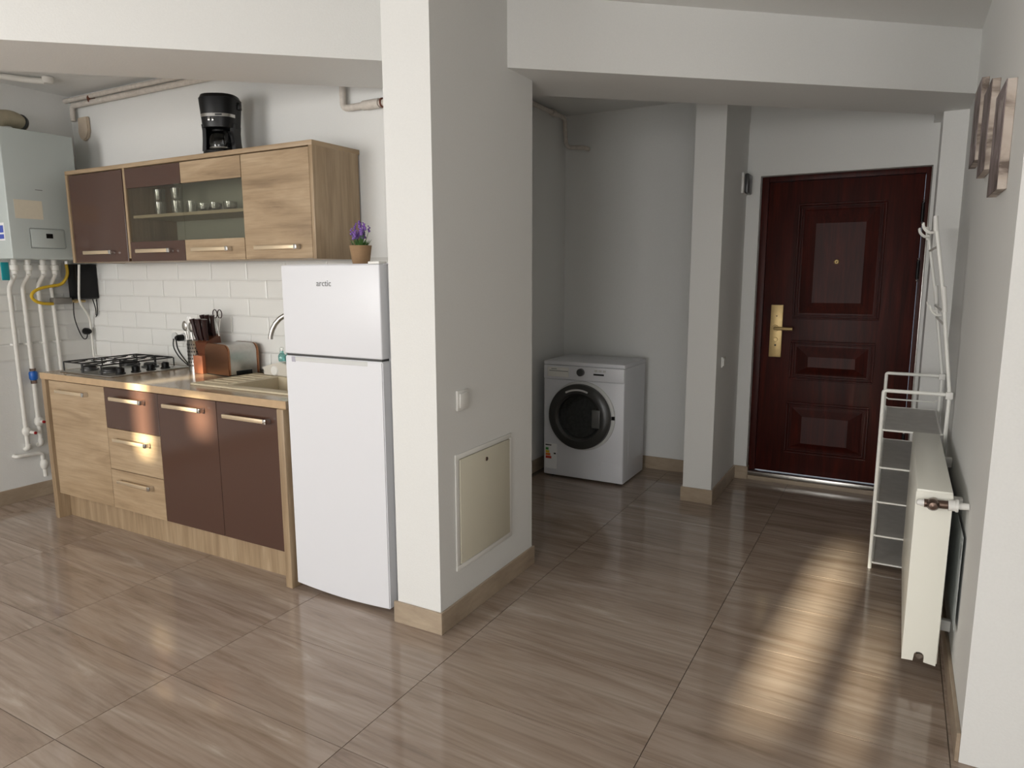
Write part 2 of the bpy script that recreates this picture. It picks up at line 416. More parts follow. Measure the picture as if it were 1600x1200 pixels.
for r_ in range(7):
    z = 0.8705 + r_*TH
    if z + TH > 1.56: continue
    x = -4.995 - (0.0 if r_ % 2 else 0.15)
    while x + TW < XL + 0.03: x += TW
    while x < -1.72:
        a, c = max(x, XL+0.001), min(x+TW-G, -1.712)
        if c - a > 0.03:
            o = bpy.data.objects.new('wall_tile', tm(c-a)); COL.objects.link(o); o.parent = wall_kitchen
            o.location = Vector((a, YK-0.002, z)) - Vector(wall_kitchen['_w'])
        x += TW
wall_left = bpy.data.objects['wall_left']
for r_ in range(6):
    z = 0.885 + r_*TH; y = YK - 0.012 - (0.15 if r_ % 2 else 0.0)
    first = True
    while y > 2.0:
        a = y - TW + G
        o = bpy.data.objects.new('wall_tile', tm(y-a)); COL.objects.link(o); o.parent = wall_left
        o.location = Vector((XL, y, z)) - Vector(wall_left['_w']); o.rotation_euler = (0, 0, -PI/2)
        o.rotation_euler = (0, 0, PI/2); o.location.y = a - wall_left['_w'][1]
        y -= TW

# ---- entrance door
door = obj('door_1', MB().box(DX0+0.002, DX0+0.045, 4.895, 5.0, 0.05, DZ1-0.002, bev=.002).box(DX1-0.030, DX1-0.002, 4.895, 5.0, 0.05, DZ1-0.002, bev=.002).box(DX0+0.045, DX1-0.030, 4.895, 5.0, DZ1-0.035, DZ1-0.002, bev=.002), DOORW)
door['kind'] = 'structure'; door['label'] = 'dark mahogany entrance door with three raised panels'
LX0, LX1, LZ0, LZ1 = DX0+0.047, DX1-0.032, 0.062, DZ1-0.038
leaf = obj('door_leaf', MB().box(LX0, LX1, 4.903, 4.965, LZ0, LZ1, bev=0.003), DOORW, door)
def ridge(x0, x1, z0, z1, wd, y, h):
    m = MB()
    for q in ((x0, x1, z0, z0+wd), (x0, x1, z1-wd, z1), (x0, x0+wd, z0+wd, z1-wd), (x1-wd, x1, z0+wd, z1-wd)):
        m.box(q[0], q[1], y-h, y+0.002, q[2], q[3], bev=h*0.35, seg=1)
    return m
for (x0, x1, z0, z1, a0, a1, c0, c1) in ((-0.613, -0.108, 1.108, 1.842, -0.500, -0.216, 1.214, 1.714), (-0.613, -0.115, 0.705, 0.966, -0.500, -0.222, 0.795, 0.862), (-0.618, -0.122, 0.205, 0.556, -0.515, -0.238, 0.282, 0.462)):
    p = obj('raised_panel', MB().frustum(x0+.032, x1-.032, z0+.032, z1-.032, 4.905, x0+.05, x1-.05, z0+.05, z1-.05, 4.899)
            .frustum(x0+.05, x1-.05, z0+.05, z1-.05, 4.899, a0, a1, c0, c1, 4.880), DOORW, door, smooth=False)
    obj('moulding', ridge(x0, x1, z0, z1, 0.012, 4.903, 0.011), DOORW, p)
    obj('moulding', ridge(x0+.018, x1-.018, z0+.018, z1-.018, 0.009, 4.903, 0.008), DOORW, p)
plate = obj('lock_plate', MB().box(-0.746, -0.669, 4.885, 4.904, 0.850, 1.197, bev=0.004), BRASS, door, 'long satin brass lock plate')
obj('cylinder', MB().lathe([(0, -.006), (.012, -.006), (.014, 0)], (-0.707, 4.885, 0.968), 'Y', 20), BRASS, plate)
obj('keyhole', MB().lathe([(0, -.002), (.006, -.002), (.006, 0.001)], (-0.707, 4.885, 0.930), 'Y', 12).lathe([(0, -.002), (.004, -.002), (.004, 0.001)], (-0.707, 4.885, 1.123), 'Y', 12), BLACK, plate)
obj('lever_handle', MB().tube([(-0.712, 4.89, 1.043), (-0.712, 4.845, 1.043), (-0.600, 4.838, 1.043)], 0.011, 12, smooth=0.02).lathe([(.02, -.012), (.022, 0)], (-0.712, 4.885, 1.043), 'Y', 20), BRASS, door, 'brass lever handle')
obj('peephole', MB().lathe([(.004, -.010), (.012, -.012), (.016, -.006), (.017, 0)], (-0.368, 4.880, 1.473), 'Y', 20), BRASS, door, 'small brass peephole')
for z in (1.76, 1.42, 0.35):
    obj('hinge', MB().lathe([(0, -.055), (.009, -.055), (.009, .055), (0, .055)], (DX1-0.034, 4.893, z), 'Z', 12), BLACK, door)
    obj('hinge_pin', MB().ball((DX1-0.034, 4.889, z+.064), .008, 1).ball((DX1-0.034, 4.889, z-.064), .008, 1), CHROME, door)
obj('edge_strip', MB().box(DX1-0.006, DX1-0.001, 4.862, 4.894, 0.06, DZ1-0.004, bev=.001), STEEL, door, 'thin metal strip along the right jamb')
obj('threshold', MB().box(DX0+0.001, DX1-0.001, 4.848, 4.905, 0.028, 0.058, bev=.003), STEEL, door, 'polished metal threshold')
struct('trim_3', MB().box(DX0+0.001, DX1-0.001, 4.842, 5.05, 0.0, 0.028, bev=.001), SKIRT, 'stone step under the entrance door')

# ================================================================== KITCHEN BASE UNITS
YF = 2.120
base = thing('base_cabinet', 'row of base cabinets in light oak and glossy brown under the worktop', 'cabinet', (-3.27, 2.42, 0))
ZB0, ZB1 = 0.152, 0.822
obj('side_panel', MB().box(-4.243, -4.205, YF-0.004, YK-0.003, 0, ZB1, bev=.001), OAKV, base)
obj('side_panel', MB().box(-2.345, -2.306, YF-0.018, YK-0.003, 0, ZB1, bev=.001), OAKV, base)
obj('plinth', MB().box(-4.204, -2.346, 2.185, 2.203, 0, ZB0-0.003), OAKV, base)
obj('carcass', MB().box(-4.204, -2.346, YF+0.030, YK-0.004, ZB0, 0.60).box(-4.204, -2.346, YF+0.030, YF+0.05, 0.60, ZB1).box(-4.204, -3.16, YF+0.05, YK-0.004, 0.60, ZB1), OAKE, base, smooth=False)
def bar(x0, x1, z, y, parent, name='handle'):
    h = obj(name, MB().box(x0, x1, y-0.028, y-0.018, z-0.010, z+0.010, bev=.003), HANDLE, parent)
    obj('handle_end', MB().box(x0+.004, x0+.018, y-0.020, y, z-0.008, z+0.008, bev=.002), CHROME, h, 'chrome bar end')
    obj('handle_end', MB().box(x1-.018, x1+0.002, y-0.031, y, z-0.0115, z+0.0115, bev=.003), CHROME, h, 'chrome bar end')
def bar2(x0, x1, z, y, parent):
    obj('handle', MB().box(x0, x1, y-0.028, y-0.018, z-0.010, z+0.010, bev=.003), HANDLE, parent)
    obj('handle_end', MB().box(x0+.004, x0+.018, y-0.020, y, z-0.008, z+0.008, bev=.002), CHROME, parent, 'chrome bar end')
    obj('handle_end', MB().box(x1-.018, x1+0.002, y-0.031, y, z-0.0115, z+0.0115, bev=.003), CHROME, parent, 'chrome bar end')
YDF = YF + 0.006
def front(name, x0, x1, z0, z1, mat, hx0, hx1, hz, parent=base, y=YDF, t=0.018, g=0.0016):
    d = obj(name, MB().box(x0+g, x1-g, y, y+t, z0+g, z1-g, bev=.001, seg=1), mat, parent)
    bar(hx0, hx1, hz, y, d)
    return d
front('door', -4.190, -3.662, ZB0, 0.818, OAKH, -4.09, -3.81, 0.764)['label'] = 'light oak door'
front('drawer', -3.662, -3.212, 0.598, 0.818, BROWN, -3.585, -3.315, 0.764)['label'] = 'glossy brown top drawer'
front('drawer', -3.662, -3.212, 0.372, 0.598, OAKH, -3.585, -3.300, 0.542)['label'] = 'light oak middle drawer'
front('drawer', -3.662, -3.212, ZB0, 0.372, OAKH, -3.580, -3.300, 0.315)['label'] = 'light oak bottom drawer'
front('door', -3.212, -2.772, ZB0, 0.818, BROWN, -3.145, -2.858, 0.766)['label'] = 'glossy brown door'
front('door', -2.772, -2.347, ZB0, 0.818, BROWN, -2.705, -2.415, 0.757)['label'] = 'glossy brown door'

# worktop with an opening for the sink bowl
wt = thing('worktop', 'speckled beige worktop with an oak front edge on the base cabinets', 'worktop', (-3.27, 2.42, ZB1+0.001))
ZW = 0.858
SX0, SX1, SY0, SY1 = -2.86, -2.375, 2.275, 2.590        # bowl
obj('slab', MB().box(-4.245, SX0, YF-0.004, YK-0.004, ZB1+.001, ZW, bev=.001, seg=1).box(SX1, -2.300, YF-0.004, YK-0.004, ZB1+.001, ZW, bev=.001, seg=1)
    .box(SX0, SX1, YF-0.004, SY0, ZB1+.001, ZW).box(SX0, SX1, SY1, YK-0.004, ZB1+.001, ZW), WTOP, wt)
obj('edge_band', MB().box(-4.246, -2.299, YF-0.007, YF-0.0045, ZB1+.001, ZW, bev=.0008, seg=1).box(-4.248, -4.2455, YF-0.007, YK-0.004, ZB1+.001, ZW), OAKE, wt, 'light oak edge band')

# sink
sk = thing('kitchen_sink', 'beige composite sink with drainboard let into the worktop beside the fridge', 'sink', (-2.72, 2.43, ZW))
rim = MB()
X0, X1, Y0, Y1 = -3.084, -2.330, 2.225, 2.640
zr = ZW + 0.010
for q in ((X0, SX0+.01, Y0, Y1), (SX1-.01, X1, Y0, Y1), (SX0+.01, SX1-.01, Y0, SY0+.01), (SX0+.01, SX1-.01, SY1-.01, Y1)):
    rim.box(q[0], q[1], q[2], q[3], ZW+.0005, zr, bev=.002, seg=2)
obj('rim', rim, SINK, sk)
bw = MB()
for q in ((SX0+.004, SX0+.012, SY0+.004, SY1-.004), (SX1-.012, SX1-.004, SY0+.004, SY1-.004), (SX0+.012, SX1-.012, SY0+.004, SY0+.012), (SX0+.012, SX1-.012, SY1-.012, SY1-.004)):
    bw.box(q[0], q[1], q[2], q[3], 0.69, zr-.001)
bw.box(SX0+.004, SX1-.004, SY0+.004, SY1-.004, 0.682, 0.690)
obj('bowl', bw, SINK, sk)
dr = MB()
for i in range(6): dr.box(X0+.03, SX0-.02, Y0+.06+i*.055, Y0+.066+i*.055, zr-.001, zr+.003, bev=.001, seg=1)
obj('drain_ribs', dr, SINK, sk)
obj('drain', MB().lathe([(0, .004), (.03, .004), (.035, 0)], ((SX0+SX1)/2, (SY0+SY1)/2, .690), 'Z', 20), STEEL, sk)

# faucet
fa = thing('kitchen_faucet', 'curved steel kitchen faucet behind the sink, half hidden by the fridge', 'faucet', (-2.56, 2.618, zr))
arc = [(-2.56, 2.618, zr+.02), (-2.56, 2.618, 1.06)]
for i in range(1, 13):
    a = PI*i/12*0.93
    u = 0.135*(1-math.cos(a)); arc.append((-2.56-u*0.90, 2.618-u*0.44, 1.06+0.15*math.sin(a)))
arc.append((arc[-1][0]-.002, arc[-1][1], arc[-1][2]-.015))
obj('spout', MB().tube(arc, 0.013, 14), STEEL, fa)
obj('body', MB().lathe([(.020, .0005), (.020, .05), (.016, .07)], (-2.56, 2.618, zr), 'Z', 20, close=True), STEEL, fa)
obj('lever', MB().tube([(-2.56, 2.618, .95), (-2.49, 2.60, .99)], .008, 8), STEEL, fa)

# soap caddy
cd = thing('soap_caddy', 'white plastic soap caddy beside the toaster behind the sink', 'caddy', (-2.87, 2.645, .8690))
obj('tray', MB().prism([(-2.985, .8690), (-2.76, .8690), (-2.76, .915), (-2.80, .930), (-2.86, .942), (-2.92, .930), (-3.005, .905), (-2.985, .900)], 'Y', 2.602, 2.690, bev=.004), plain('off_white_plastic', (208, 203, 192), .4), cd)
obj('sponge', MB().lathe([(0, -.004), (.022, -.004), (.027, .002)], (-2.90, 2.600, .895), 'Y', 20), WHITEP, cd)
for i, x in enumerate((-2.885, -2.835)):
    bt = thing('soap_bottle', ['clear teal soap bottle in the white caddy, left one', 'clear teal soap bottle in the white caddy, nearest the fridge'][i], 'bottle', (x, 2.645, .943), 'soap bottles in the caddy')
    obj('bottle_body', MB().lathe([(.018, 0), (.02, .01), (.02, .03), (.010, .045), (.010, .055)], (x, 2.645, .943), 'Z', 18, close=True), TEALL, bt)
    obj('cap', MB().lathe([(.011, .055), (.011, .072), (.006, .076)], (x, 2.645, .943), 'Z', 14, close=True), GLASST, bt)

# gas hob
hb = thing('gas_hob', 'four burner gas hob with black wire grates at the left end of the worktop', 'hob', (-3.92, 2.42, ZW))
obj('hob_plate', MB().box(-4.165, -3.672, 2.178, 2.652, ZW+.0005, ZW+.008, bev=.003), STEEL, hb)
zh = ZW + .008
for (x, y, r_) in ((-4.06, 2.29, .036), (-4.06, 2.53, .046), (-3.86, 2.29, .046), (-3.86, 2.53, .036)):
    bu = obj('burner', MB().lathe([(r_+.012, 0), (r_+.012, .006), (r_, .008), (r_, .016)], (x, y, zh), 'Z', 24, close=True), DGREY, hb)
    obj('burner_cap', MB().lathe([(r_-.004, .016), (r_-.002, .022), (r_-.012, .026)], (x, y, zh), 'Z', 24, close=True), BLACKM, bu)
for x0, x1 in ((-4.145, -3.968), (-3.958, -3.785)):
    g_ = MB(); zt = zh + .050; y0, y1 = 2.195, 2.632
    g_.tube([(x0, y0, zt), (x1, y0, zt), (x1, y1, zt), (x0, y1, zt), (x0, y0, zt)], .004, 8, smooth=.015)
    for x in (x0, x1):
        for y in (y0, (y0+y1)/2, y1): g_.tube([(x, y, zh), (x, y, zt)], .0038, 6)
    xm = (x0+x1)/2
    g_.tube([(x0, (y0+y1)/2, zt), (x1, (y0+y1)/2, zt)], .0035, 6)
    for yc in (2.29, 2.53):
        for dx, dy in ((1, 0), (-1, 0), (0, 1), (0, -1)):
            ex = (x1 if dx > 0 else x0) if dx else xm; ey = yc + dy*.095
            g_.tube([(ex, ey, zt), (xm+dx*.022, yc+dy*.022, zt+.003)], .0035, 6)
    obj('grate', g_, BLACKM, hb)
for y in (2.265, 2.355, 2.445, 2.535):
    kn = obj('knob', MB().lathe([(.026, 0), (.026, .005), (.021, .008), (.021, .031), (.018, .033)], (-3.726, y, zh), 'Z', 20, close=True), BLACK, hb)
    obj('knob_grip', MB().box(-3.745, -3.707, y-.004, y+.004, zh+.031, zh+.037, bev=.0015), BLACK, kn)

# utensil holder with cutlery
uh = thing('utensil_holder', 'perforated steel utensil cylinder between the hob and the knife block', 'holder', (-3.528, 2.600, ZW))
obj('cylinder', MB().lathe([(.044, .002), (.046, 0), (.046, .172), (.048, .175), (.044, .175), (.043, .006), (0, .006)], (-3.528, 2.600, ZW+.0005), 'Z', 36), STEEL, uh)
pf = MB()
for i in range(7):
    for kx in range(22):
        a = 2*PI*(kx+0.5*(i % 2))/22; c = Vector((-3.528+.0462*math.cos(a), 2.600+.0462*math.sin(a), ZW+.032+i*.020)); n_ = Vector((math.cos(a), math.sin(a), 0)); tt = Vector((-math.sin(a), math.cos(a), 0))
        vs_ = [pf.bm.verts.new(c + n_*.0006 + tt*.0042*math.cos(q*PI/3) + Vector((0, 0, .0055*math.sin(q*PI/3)))) for q in range(6)]
        pf.bm.faces.new(vs_)
obj('perforations', pf, INKB, uh, kind='stuff')
UT = [((-3.545, 2.590), (-3.600, 2.585, 1.140), 'spoon'), ((-3.535, 2.605), (-3.570, 2.60, 1.165), 'fork'), ((-3.520, 2.60), (-3.535, 2.58, 1.135), 'spoon'), ((-3.510, 2.61), (-3.500, 2.62, 1.12), 'fork')]
UL = ['steel ladle leaning left in the perforated cylinder', 'steel serving fork standing tallest in the perforated cylinder', 'steel spoon upright in the middle of the perforated cylinder', 'steel fork leaning towards the knife block in the cylinder']
for (bx, by), top, kd in UT:
    i = UT.index(((bx, by), top, kd)); t_ = thing(kd if i else 'ladle', UL[i], 'utensil', (bx, by, ZW+.008), 'steel utensils in the cylinder')
    tv = Vector(top); bv_ = Vector((bx, by, ZW+.0085)); d = (tv-bv_)
    obj('shaft', MB().tube([bv_, bv_+d*.8], .004, 8), STEEL, t_)
    if kd == 'spoon': obj('bowl', MB().ball(bv_+d*.9, .022, 2, (1, .35, 1.35)), STEEL, t_)
    else:
        m = MB(); m.tube([bv_+d*.8+Vector((-.014, 0, 0)), bv_+d*.82+Vector((.014, 0, 0))], .005, 6)
        for q in (-.014, -.005, .005, .014): m.tube([bv_+d*.8+Vector((q, 0, 0)), tv+Vector((q*1.2, 0, 0))], .0024, 6)
        obj('tines', m, STEEL, t_)

# knife block
kb = thing('knife_block', 'orange wooden knife block full of dark handled knives beside the toaster', 'knife block', (-3.392, 2.57, ZW))
obj('block', MB().prism([(2.585, .8590), (2.665, .8590), (2.640, 1.075), (2.545, 1.030)], 'X', -3.462, -3.362, bev=.003), WOODD, kb, 'dark reddish slotted block')
obj('front_block', MB().box(-3.439, -3.364, 2.512, 2.584, .8586, .958, bev=.002), WOODB, kb)
HANDS = [(-3.460, 2.56, 1.115), (-3.441, 2.57, 1.135), (-3.421, 2.56, 1.140), (-3.401, 2.57, 1.130), (-3.383, 2.56, 1.110), (-3.450, 2.615, 1.150), (-3.420, 2.615, 1.155), (-3.390, 2.615, 1.145)]
KL = ['front row, leftmost', 'front row, second from left', 'front row, in the middle', 'front row, second from right', 'front row, rightmost', 'back row, left', 'back row, middle', 'back row, right']
knife = None
for i, (x, y, z) in enumerate(HANDS):
    root_z = 1.042 if i < 5 else 1.062; x += .009
    if knife is None:
        knife = thing('kitchen_knife', '', 'knife', (x, y, root_z), 'knives in the wooden block'); knife.rotation_euler = (0, (x+3.412)*3.6, 0)
        obj('handle', MB().tube([(x, y, root_z), (x-.002, y-.006, root_z+.03), (x, y-.014, root_z+.09), (x, y-.018, root_z+.118)], [.010, .0125, .011, .0145], 10), KNIFEH, knife)
        obj('blade', MB().box(x-.001, x+.001, y-.002, y+.012, root_z-.008, root_z+.002), STEEL, knife); kk = knife
    else:
        kk = copy_tree(knife); kk.location = (x, y, root_z); kk.rotation_euler = (0, (x+3.412)*3.6, 0)
    kk['label'] = 'dark handled knife in the wooden block, ' + KL[i]
sc_ = thing('scissors', 'kitchen scissors with looped handles rising behind the knives', 'scissors', (-3.36, 2.632, 1.06))
sm = MB()
for cx in (-3.385, -3.345): sm.tube([(cx+.018*math.cos(a*PI/6), 2.632, 1.185+.024*math.sin(a*PI/6)) for a in range(13)], .0028, 6)
obj('loops', sm, KNIFEH, sc_)
obj('blades', MB().tube([(-3.385, 2.632, 1.162), (-3.362, 2.632, 1.06)], .004, 6).tube([(-3.345, 2.632, 1.162), (-3.368, 2.632, 1.06)], .004, 6), STEEL, sc_)

# toaster
to = thing('toaster', 'rounded toaster with copper end panels and steel sides on the worktop', 'toaster', (0, 0, 0))
to.location = (-3.118, 2.488, ZW); to['_w'] = [0, 0, 0]; to.rotation_euler = (0, 0, math.radians(-8))
def tprof(w_, h_, r_=.045, z0=.006):
    p = [(0, z0), (-w_, z0)]
    for i in range(7): a = PI - i*PI/12; p.append((-w_+r_+r_*math.cos(a), h_-r_+r_*math.sin(a)))
    for i in range(7): a = PI/2 - i*PI/12; p.append((-r_+r_*math.cos(a), h_-r_+r_*math.sin(a)))
    return p
obj('end_panel', MB().prism(tprof(.235, .174), 'Y', 0, .014, bev=.003), COPPER, to, 'polished copper end panel')
obj('end_panel', MB().prism(tprof(.235, .174), 'Y', .172, .186, bev=.003), COPPER, to, 'polished copper end panel')
obj('shell', MB().prism([(x*.96-.004, z*.985+.001) for x, z in tprof(.235, .174)], 'Y', .013, .173), STEEL, to, 'brushed steel body')
obj('slot', MB().box(-.175, -.148, .03, .158, .165, .1715, bev=.002).box(-.095, -.068, .03, .158, .165, .1715, bev=.002), BLACK, to)
obj('base', MB().box(-.228, -.002, .004, .182, 0.0005, .008), BLACK, to)
obj('crumb_tray', MB().box(-.006, -.0005, .045, .140, .008, .030, bev=.002), BLACK, to)

# sockets on the tiled wall
YT = YK - .0102
so = thing('wall_socket', 'white double wall socket on the tiles behind the utensil cylinder', 'socket', (-3.80, YT, 1.00))
obj('plate', MB().box(-3.885, -3.725, YT-.009, YT, .992, 1.072, bev=.003), WHITEP, so)
obj('outlet', MB().lathe([(.026, -.012), (.026, 0)], (-3.845, YT-.008, 1.032), 'Y', 24, close=True), WGREY, so)
obj('outlet', MB().lathe([(.026, -.012), (.026, 0)], (-3.765, YT-.008, 1.032), 'Y', 24, close=True), WGREY, so)
pg = thing('power_plug', 'black plug and cable in the socket behind the utensil cylinder', 'plug', (-3.76, YT-.02, 1.02))
obj('plug_body', MB().lathe([(.020, 0), (.020, -.03), (.012, -.045)], (-3.765, YT-.0215, 1.030), 'Y', 16, close=True), BLACK, pg)
obj('cord', MB().tube([(-3.845, YT-.026, 1.02), (-3.85, YT-.03, .97), (-3.80, YT-.03, .91), (-3.72, YT-.03, .866)], .0035, 8, smooth=.05).tube([(-3.765, YT-.065, 1.025), (-3.768, YT-.06, .96), (-3.70, YT-.035, .866)], .0035, 8, smooth=.04), BLACK, pg)

# ================================================================== WALL CABINET
UF = 2.400
wc = thing('wall_cabinet', 'long oak and brown wall cabinet with glass doors above the worktop', 'cabinet', (-3.34, 2.56, 1.475))
UZ0, UZ1, UX0, UX1 = 1.475, 2.001, -4.318, -2.358
obj('top_panel', MB().box(UX0, UX1, UF, YK-.003, UZ1-.022, UZ1, bev=.001), OAKH, wc)
obj('bottom_panel', MB().box(UX0+.022, UX1-.022, UF+.022, YK-.013, UZ0+.002, UZ0+.020), OAKH, wc)
obj('side_panel', MB().box(UX0, UX0+.022, UF, YK-.013, UZ0, UZ1-.022, bev=.001), OAKV, wc)
obj('side_panel', MB().box(UX1-.022, UX1, UF, YK-.013, UZ0, UZ1-.022, bev=.001), OAKV, wc)
obj('back_panel', MB().box(UX0+.022, UX1-.022, YK-.020, YK-.013, UZ0+.020, UZ1-.022), plain('grey_back_board', (176, 176, 164), .6), wc)
obj('divider', MB().box(-3.772, -3.754, UF+.004, YK-.020, UZ0+.020, UZ1-.022), OAKV, wc)
obj('divider', MB().box(-2.840, -2.824, UF+.022, YK-.020, UZ0+.020, UZ1-.022), OAKV, wc)
obj('shelf', MB().box(-3.753, -2.841, UF+.035, YK-.021, 1.712, 1.728), plain('grey_shelf_board', (186, 172, 146), .5), wc)
UD = UF + .003
def ufront(x0, x1, mat, hx0, hx1, lab):
    d = front('door', x0, x1, UZ0+.002, UZ1-.026, mat, hx0, hx1, 1.531, parent=wc, y=UD); d['label'] = lab
ufront(-4.290, -3.778, BROWN, -4.170, -3.900, 'glossy brown door')
ufront(-2.832, -2.383, OAKH, -2.745, -2.460, 'light oak door')
def gdoor(x0, x1, mat, hx0, hx1, lab):
    g = .0016
    d = obj('glass_door', MB().box(x0+g, x1-g, UD+.006, UD+.010, 1.5835, 1.8695), GLASSC, wc, lab, smooth=False)
    obj('upper_rail', MB().box(x0+g, x1-g, UD, UD+.018, 1.870, UZ1-.028, bev=.001, seg=1), mat, d)
    obj('lower_rail', MB().box(x0+g, x1-g, UD, UD+.018, UZ0+.003, 1.583, bev=.001, seg=1), mat, d)
    bar2(hx0, hx1, 1.532, UD, d)
gdoor(-3.752, -3.288, BROWN, -3.675, -3.385, 'brown framed glass door')
gdoor(-3.287, -2.834, OAKH, -3.210, -2.930, 'oak framed glass door')

# glasses on the cabinet shelf
def tumbler(x, y, z, r_, h_, label, grp):
    t_ = obj('tumbler', MB().lathe([(0, .004), (r_*.82, .004), (r_*.84, 0), (r_*.9, .003), (r_, h_), (r_-.002, h_), (r_*.82, .012), (0, .010)], (x, y, z), 'Z', 24), GLASST, loc=(x, y, z))
    return tag(t_, label, 'glass', grp)
zs = 1.7285
tumbler(-3.665, 2.54, zs, .032, .075, 'clear tumbler at the bottom of the left stack behind glass', 'glasses on the cabinet shelf')
tumbler(-3.665, 2.54, zs+.0765, .032, .070, 'clear tumbler on top of the left stack behind glass', 'glasses on the cabinet shelf')
tumbler(-3.515, 2.54, zs, .032, .075, 'clear tumbler at the bottom of the second stack behind glass', 'glasses on the cabinet shelf')
tumbler(-3.515, 2.54, zs+.0765, .032, .070, 'clear tumbler on top of the second stack behind glass', 'glasses on the cabinet shelf')
tumbler(-3.405, 2.55, zs, .030, .070, 'single clear tumbler beside the meeting glass doors', 'glasses on the cabinet shelf')
for i, x in enumerate((-3.305, -3.215, -3.10)):
    c_ = thing('glass_cup', ['small glass cup left of the other cups behind glass', 'small glass cup in the middle of the cabinet shelf', 'small glass cup nearest the oak door on the shelf'][i], 'cup', (x, 2.55, zs), 'glass cups on the cabinet shelf')
    obj('bowl', MB().lathe([(0, .004), (.022, .002), (.034, .02), (.036, .052), (.034, .052), (.031, .022), (0, .010)], (x, 2.55, zs), 'Z', 24), GLASST, c_)
    obj('handle', MB().tube([(x+.033, 2.55, zs+.044), (x+.055, 2.55, zs+.036), (x+.033, 2.55, zs+.016)], .0035, 8, smooth=.02), GLASST, c_)

# coffee maker (local frame: front = -Y), turned towards the room
cm = thing('coffee_maker', 'black drip coffee maker with glass carafe on top of the wall cabinet', 'coffee maker', (-3.090, 2.520, UZ1+.0005))
cm.rotation_euler = (0, 0, math.radians(28)); cm.scale = (.94, .94, 1.0); cm['_w'] = [0, 0, 0]
def oval(xc, yc, a, b_, n=32, e=.75):
    return [(xc+a*math.copysign(abs(math.cos(2*PI*i/n))**e, math.cos(2*PI*i/n)), yc+b_*math.copysign(abs(math.sin(2*PI*i/n))**e, math.sin(2*PI*i/n))) for i in range(n)]
def loft(secs):
    m = MB(); rings = [[m.bm.verts.new((p[0], p[1], z)) for p in ring] for z, ring in secs]
    n = len(rings[0])
    for a, c in zip(rings, rings[1:]):
        for k_ in range(n): m.bm.faces.new((a[k_], a[(k_+1) % n], c[(k_+1) % n], c[k_]))
    m.bm.faces.new(rings[0][::-1]); m.bm.faces.new(rings[-1]); return m
obj('base', loft([(0, oval(0, 0, .094, .098)), (.018, oval(0, 0, .093, .097)), (.022, oval(0, 0, .088, .092))]), BLACK, cm)
# rear shell: a C-shaped wall that wraps round the carafe on both sides
def cshape(w_, d_, t_=.020, yf=-.050):
    out = [(-w_, yf)]
    for i in range(9): an = PI - i*PI/8; out.append((w_*math.copysign(abs(math.cos(an))**.6, math.cos(an)), d_*abs(math.sin(an))**.6 if 0 < i < 8 else 0.02))
    out.append((w_, yf)); inn = [(w_-t_, yf)]
    out2 = [(w_-t_, .045), (-w_+t_, .045), (-w_+t_, yf)]
    return out + inn + out2
sh = MB(); rr = []
for z, w_ in ((.020, .092), (.070, .087), (.120, .085), (.150, .089)):
    rr.append([sh.bm.verts.new((p[0], p[1], z)) for p in cshape(w_, .094)])
for a, c in zip(rr, rr[1:]):
    for k_ in range(len(a)): sh.bm.faces.new((a[k_], a[(k_+1) % len(a)], c[(k_+1) % len(a)], c[k_]))
obj('rear_shell', sh, BLACK, cm)
obj('head', loft([(.132, oval(0, 0, .088, .090)), (.150, oval(0, 0, .091, .094)), (.240, oval(0, 0, .100, .098)), (.274, oval(0, 0, .103, .099))]), BLACK, cm)
obj('lid', loft([(.275, oval(0, 0, .101, .096)), (.292, oval(0, 0, .092, .088)), (.299, oval(0, .01, .060, .060))]), BLACK, cm)
obj('lid_tab', MB().box(.094, .110, -.02, .02, .225, .262, bev=.006), BLACK, cm)
band = MB(); pts = [(x, y) for x, y in oval(0, 0, .0955, .0970, 64) if y < -.035]
pts.sort(key=lambda p: p[0])
for a, c in zip(pts, pts[1:]):
    band.bm.faces.new([band.bm.verts.new(q) for q in ((a[0], a[1]-.001, .180), (c[0], c[1]-.001, .180), (c[0], c[1]-.001, .195), (a[0], a[1]-.001, .195))])
bmesh.ops.remove_doubles(band.bm, verts=band.bm.verts[:], dist=1e-5)
bd = obj('silver_band', band, STEEL, cm, 'silver band with dark lettering')
obj('band_lettering', MB().box(.010, .045, -.1000, -.0970, .184, .191), INKB, bd)
obj('switch', MB().box(-.030, -.018, -.101, -.095, .158, .176, bev=.002), STEEL, cm); obj('switch', MB().box(-.010, .002, -.101, -.095, .158, .172, bev=.002), STEEL, cm)
ca = obj('carafe', MB().lathe([(.045, .001), (.056, .012), (.060, .036), (.055, .066), (.042, .088), (.038, .094)], (0, -.028, .023), 'Z', 32), GLASSD, cm)
obj('carafe_lid', MB().lathe([(.040, .092), (.040, .100), (.02, .104)], (0, -.028, .023), 'Z', 24, close=True), BLACK, ca)
obj('carafe_band', MB().lathe([(.0545, .004), (.058, .010), (.0575, .014)], (0, -.028, .023), 'Z', 32), STEEL, ca)
obj('carafe_handle', MB().tube([(.036, -.055, .112), (.060, -.085, .104), (.060, -.088, .055), (.044, -.070, .045)], .007, 8, smooth=.02), BLACK, ca)

# ================================================================== FRIDGE
FX0, FX1, FY = -2.288, -1.758, 2.116
fr = thing('fridge', 'white two door fridge with freezer on top beside the pillar', 'fridge', (-2.02, 2.40, 0))
obj('cabinet', MB().box(FX0+.004, FX1-.004, FY+.052, 2.700, .035, 1.437, bev=.004), WHITE, fr)
obj('top_cover', MB().box(FX0+.002, FX1-.002, FY+.03, 2.700, 1.4375, 1.444, bev=.002), WHITE, fr)
du = obj('freezer_door', MB().box(FX0, FX1, FY, FY+.050, 1.070, 1.441, bev=.006, seg=3), WHITE, fr, 'white freezer door')
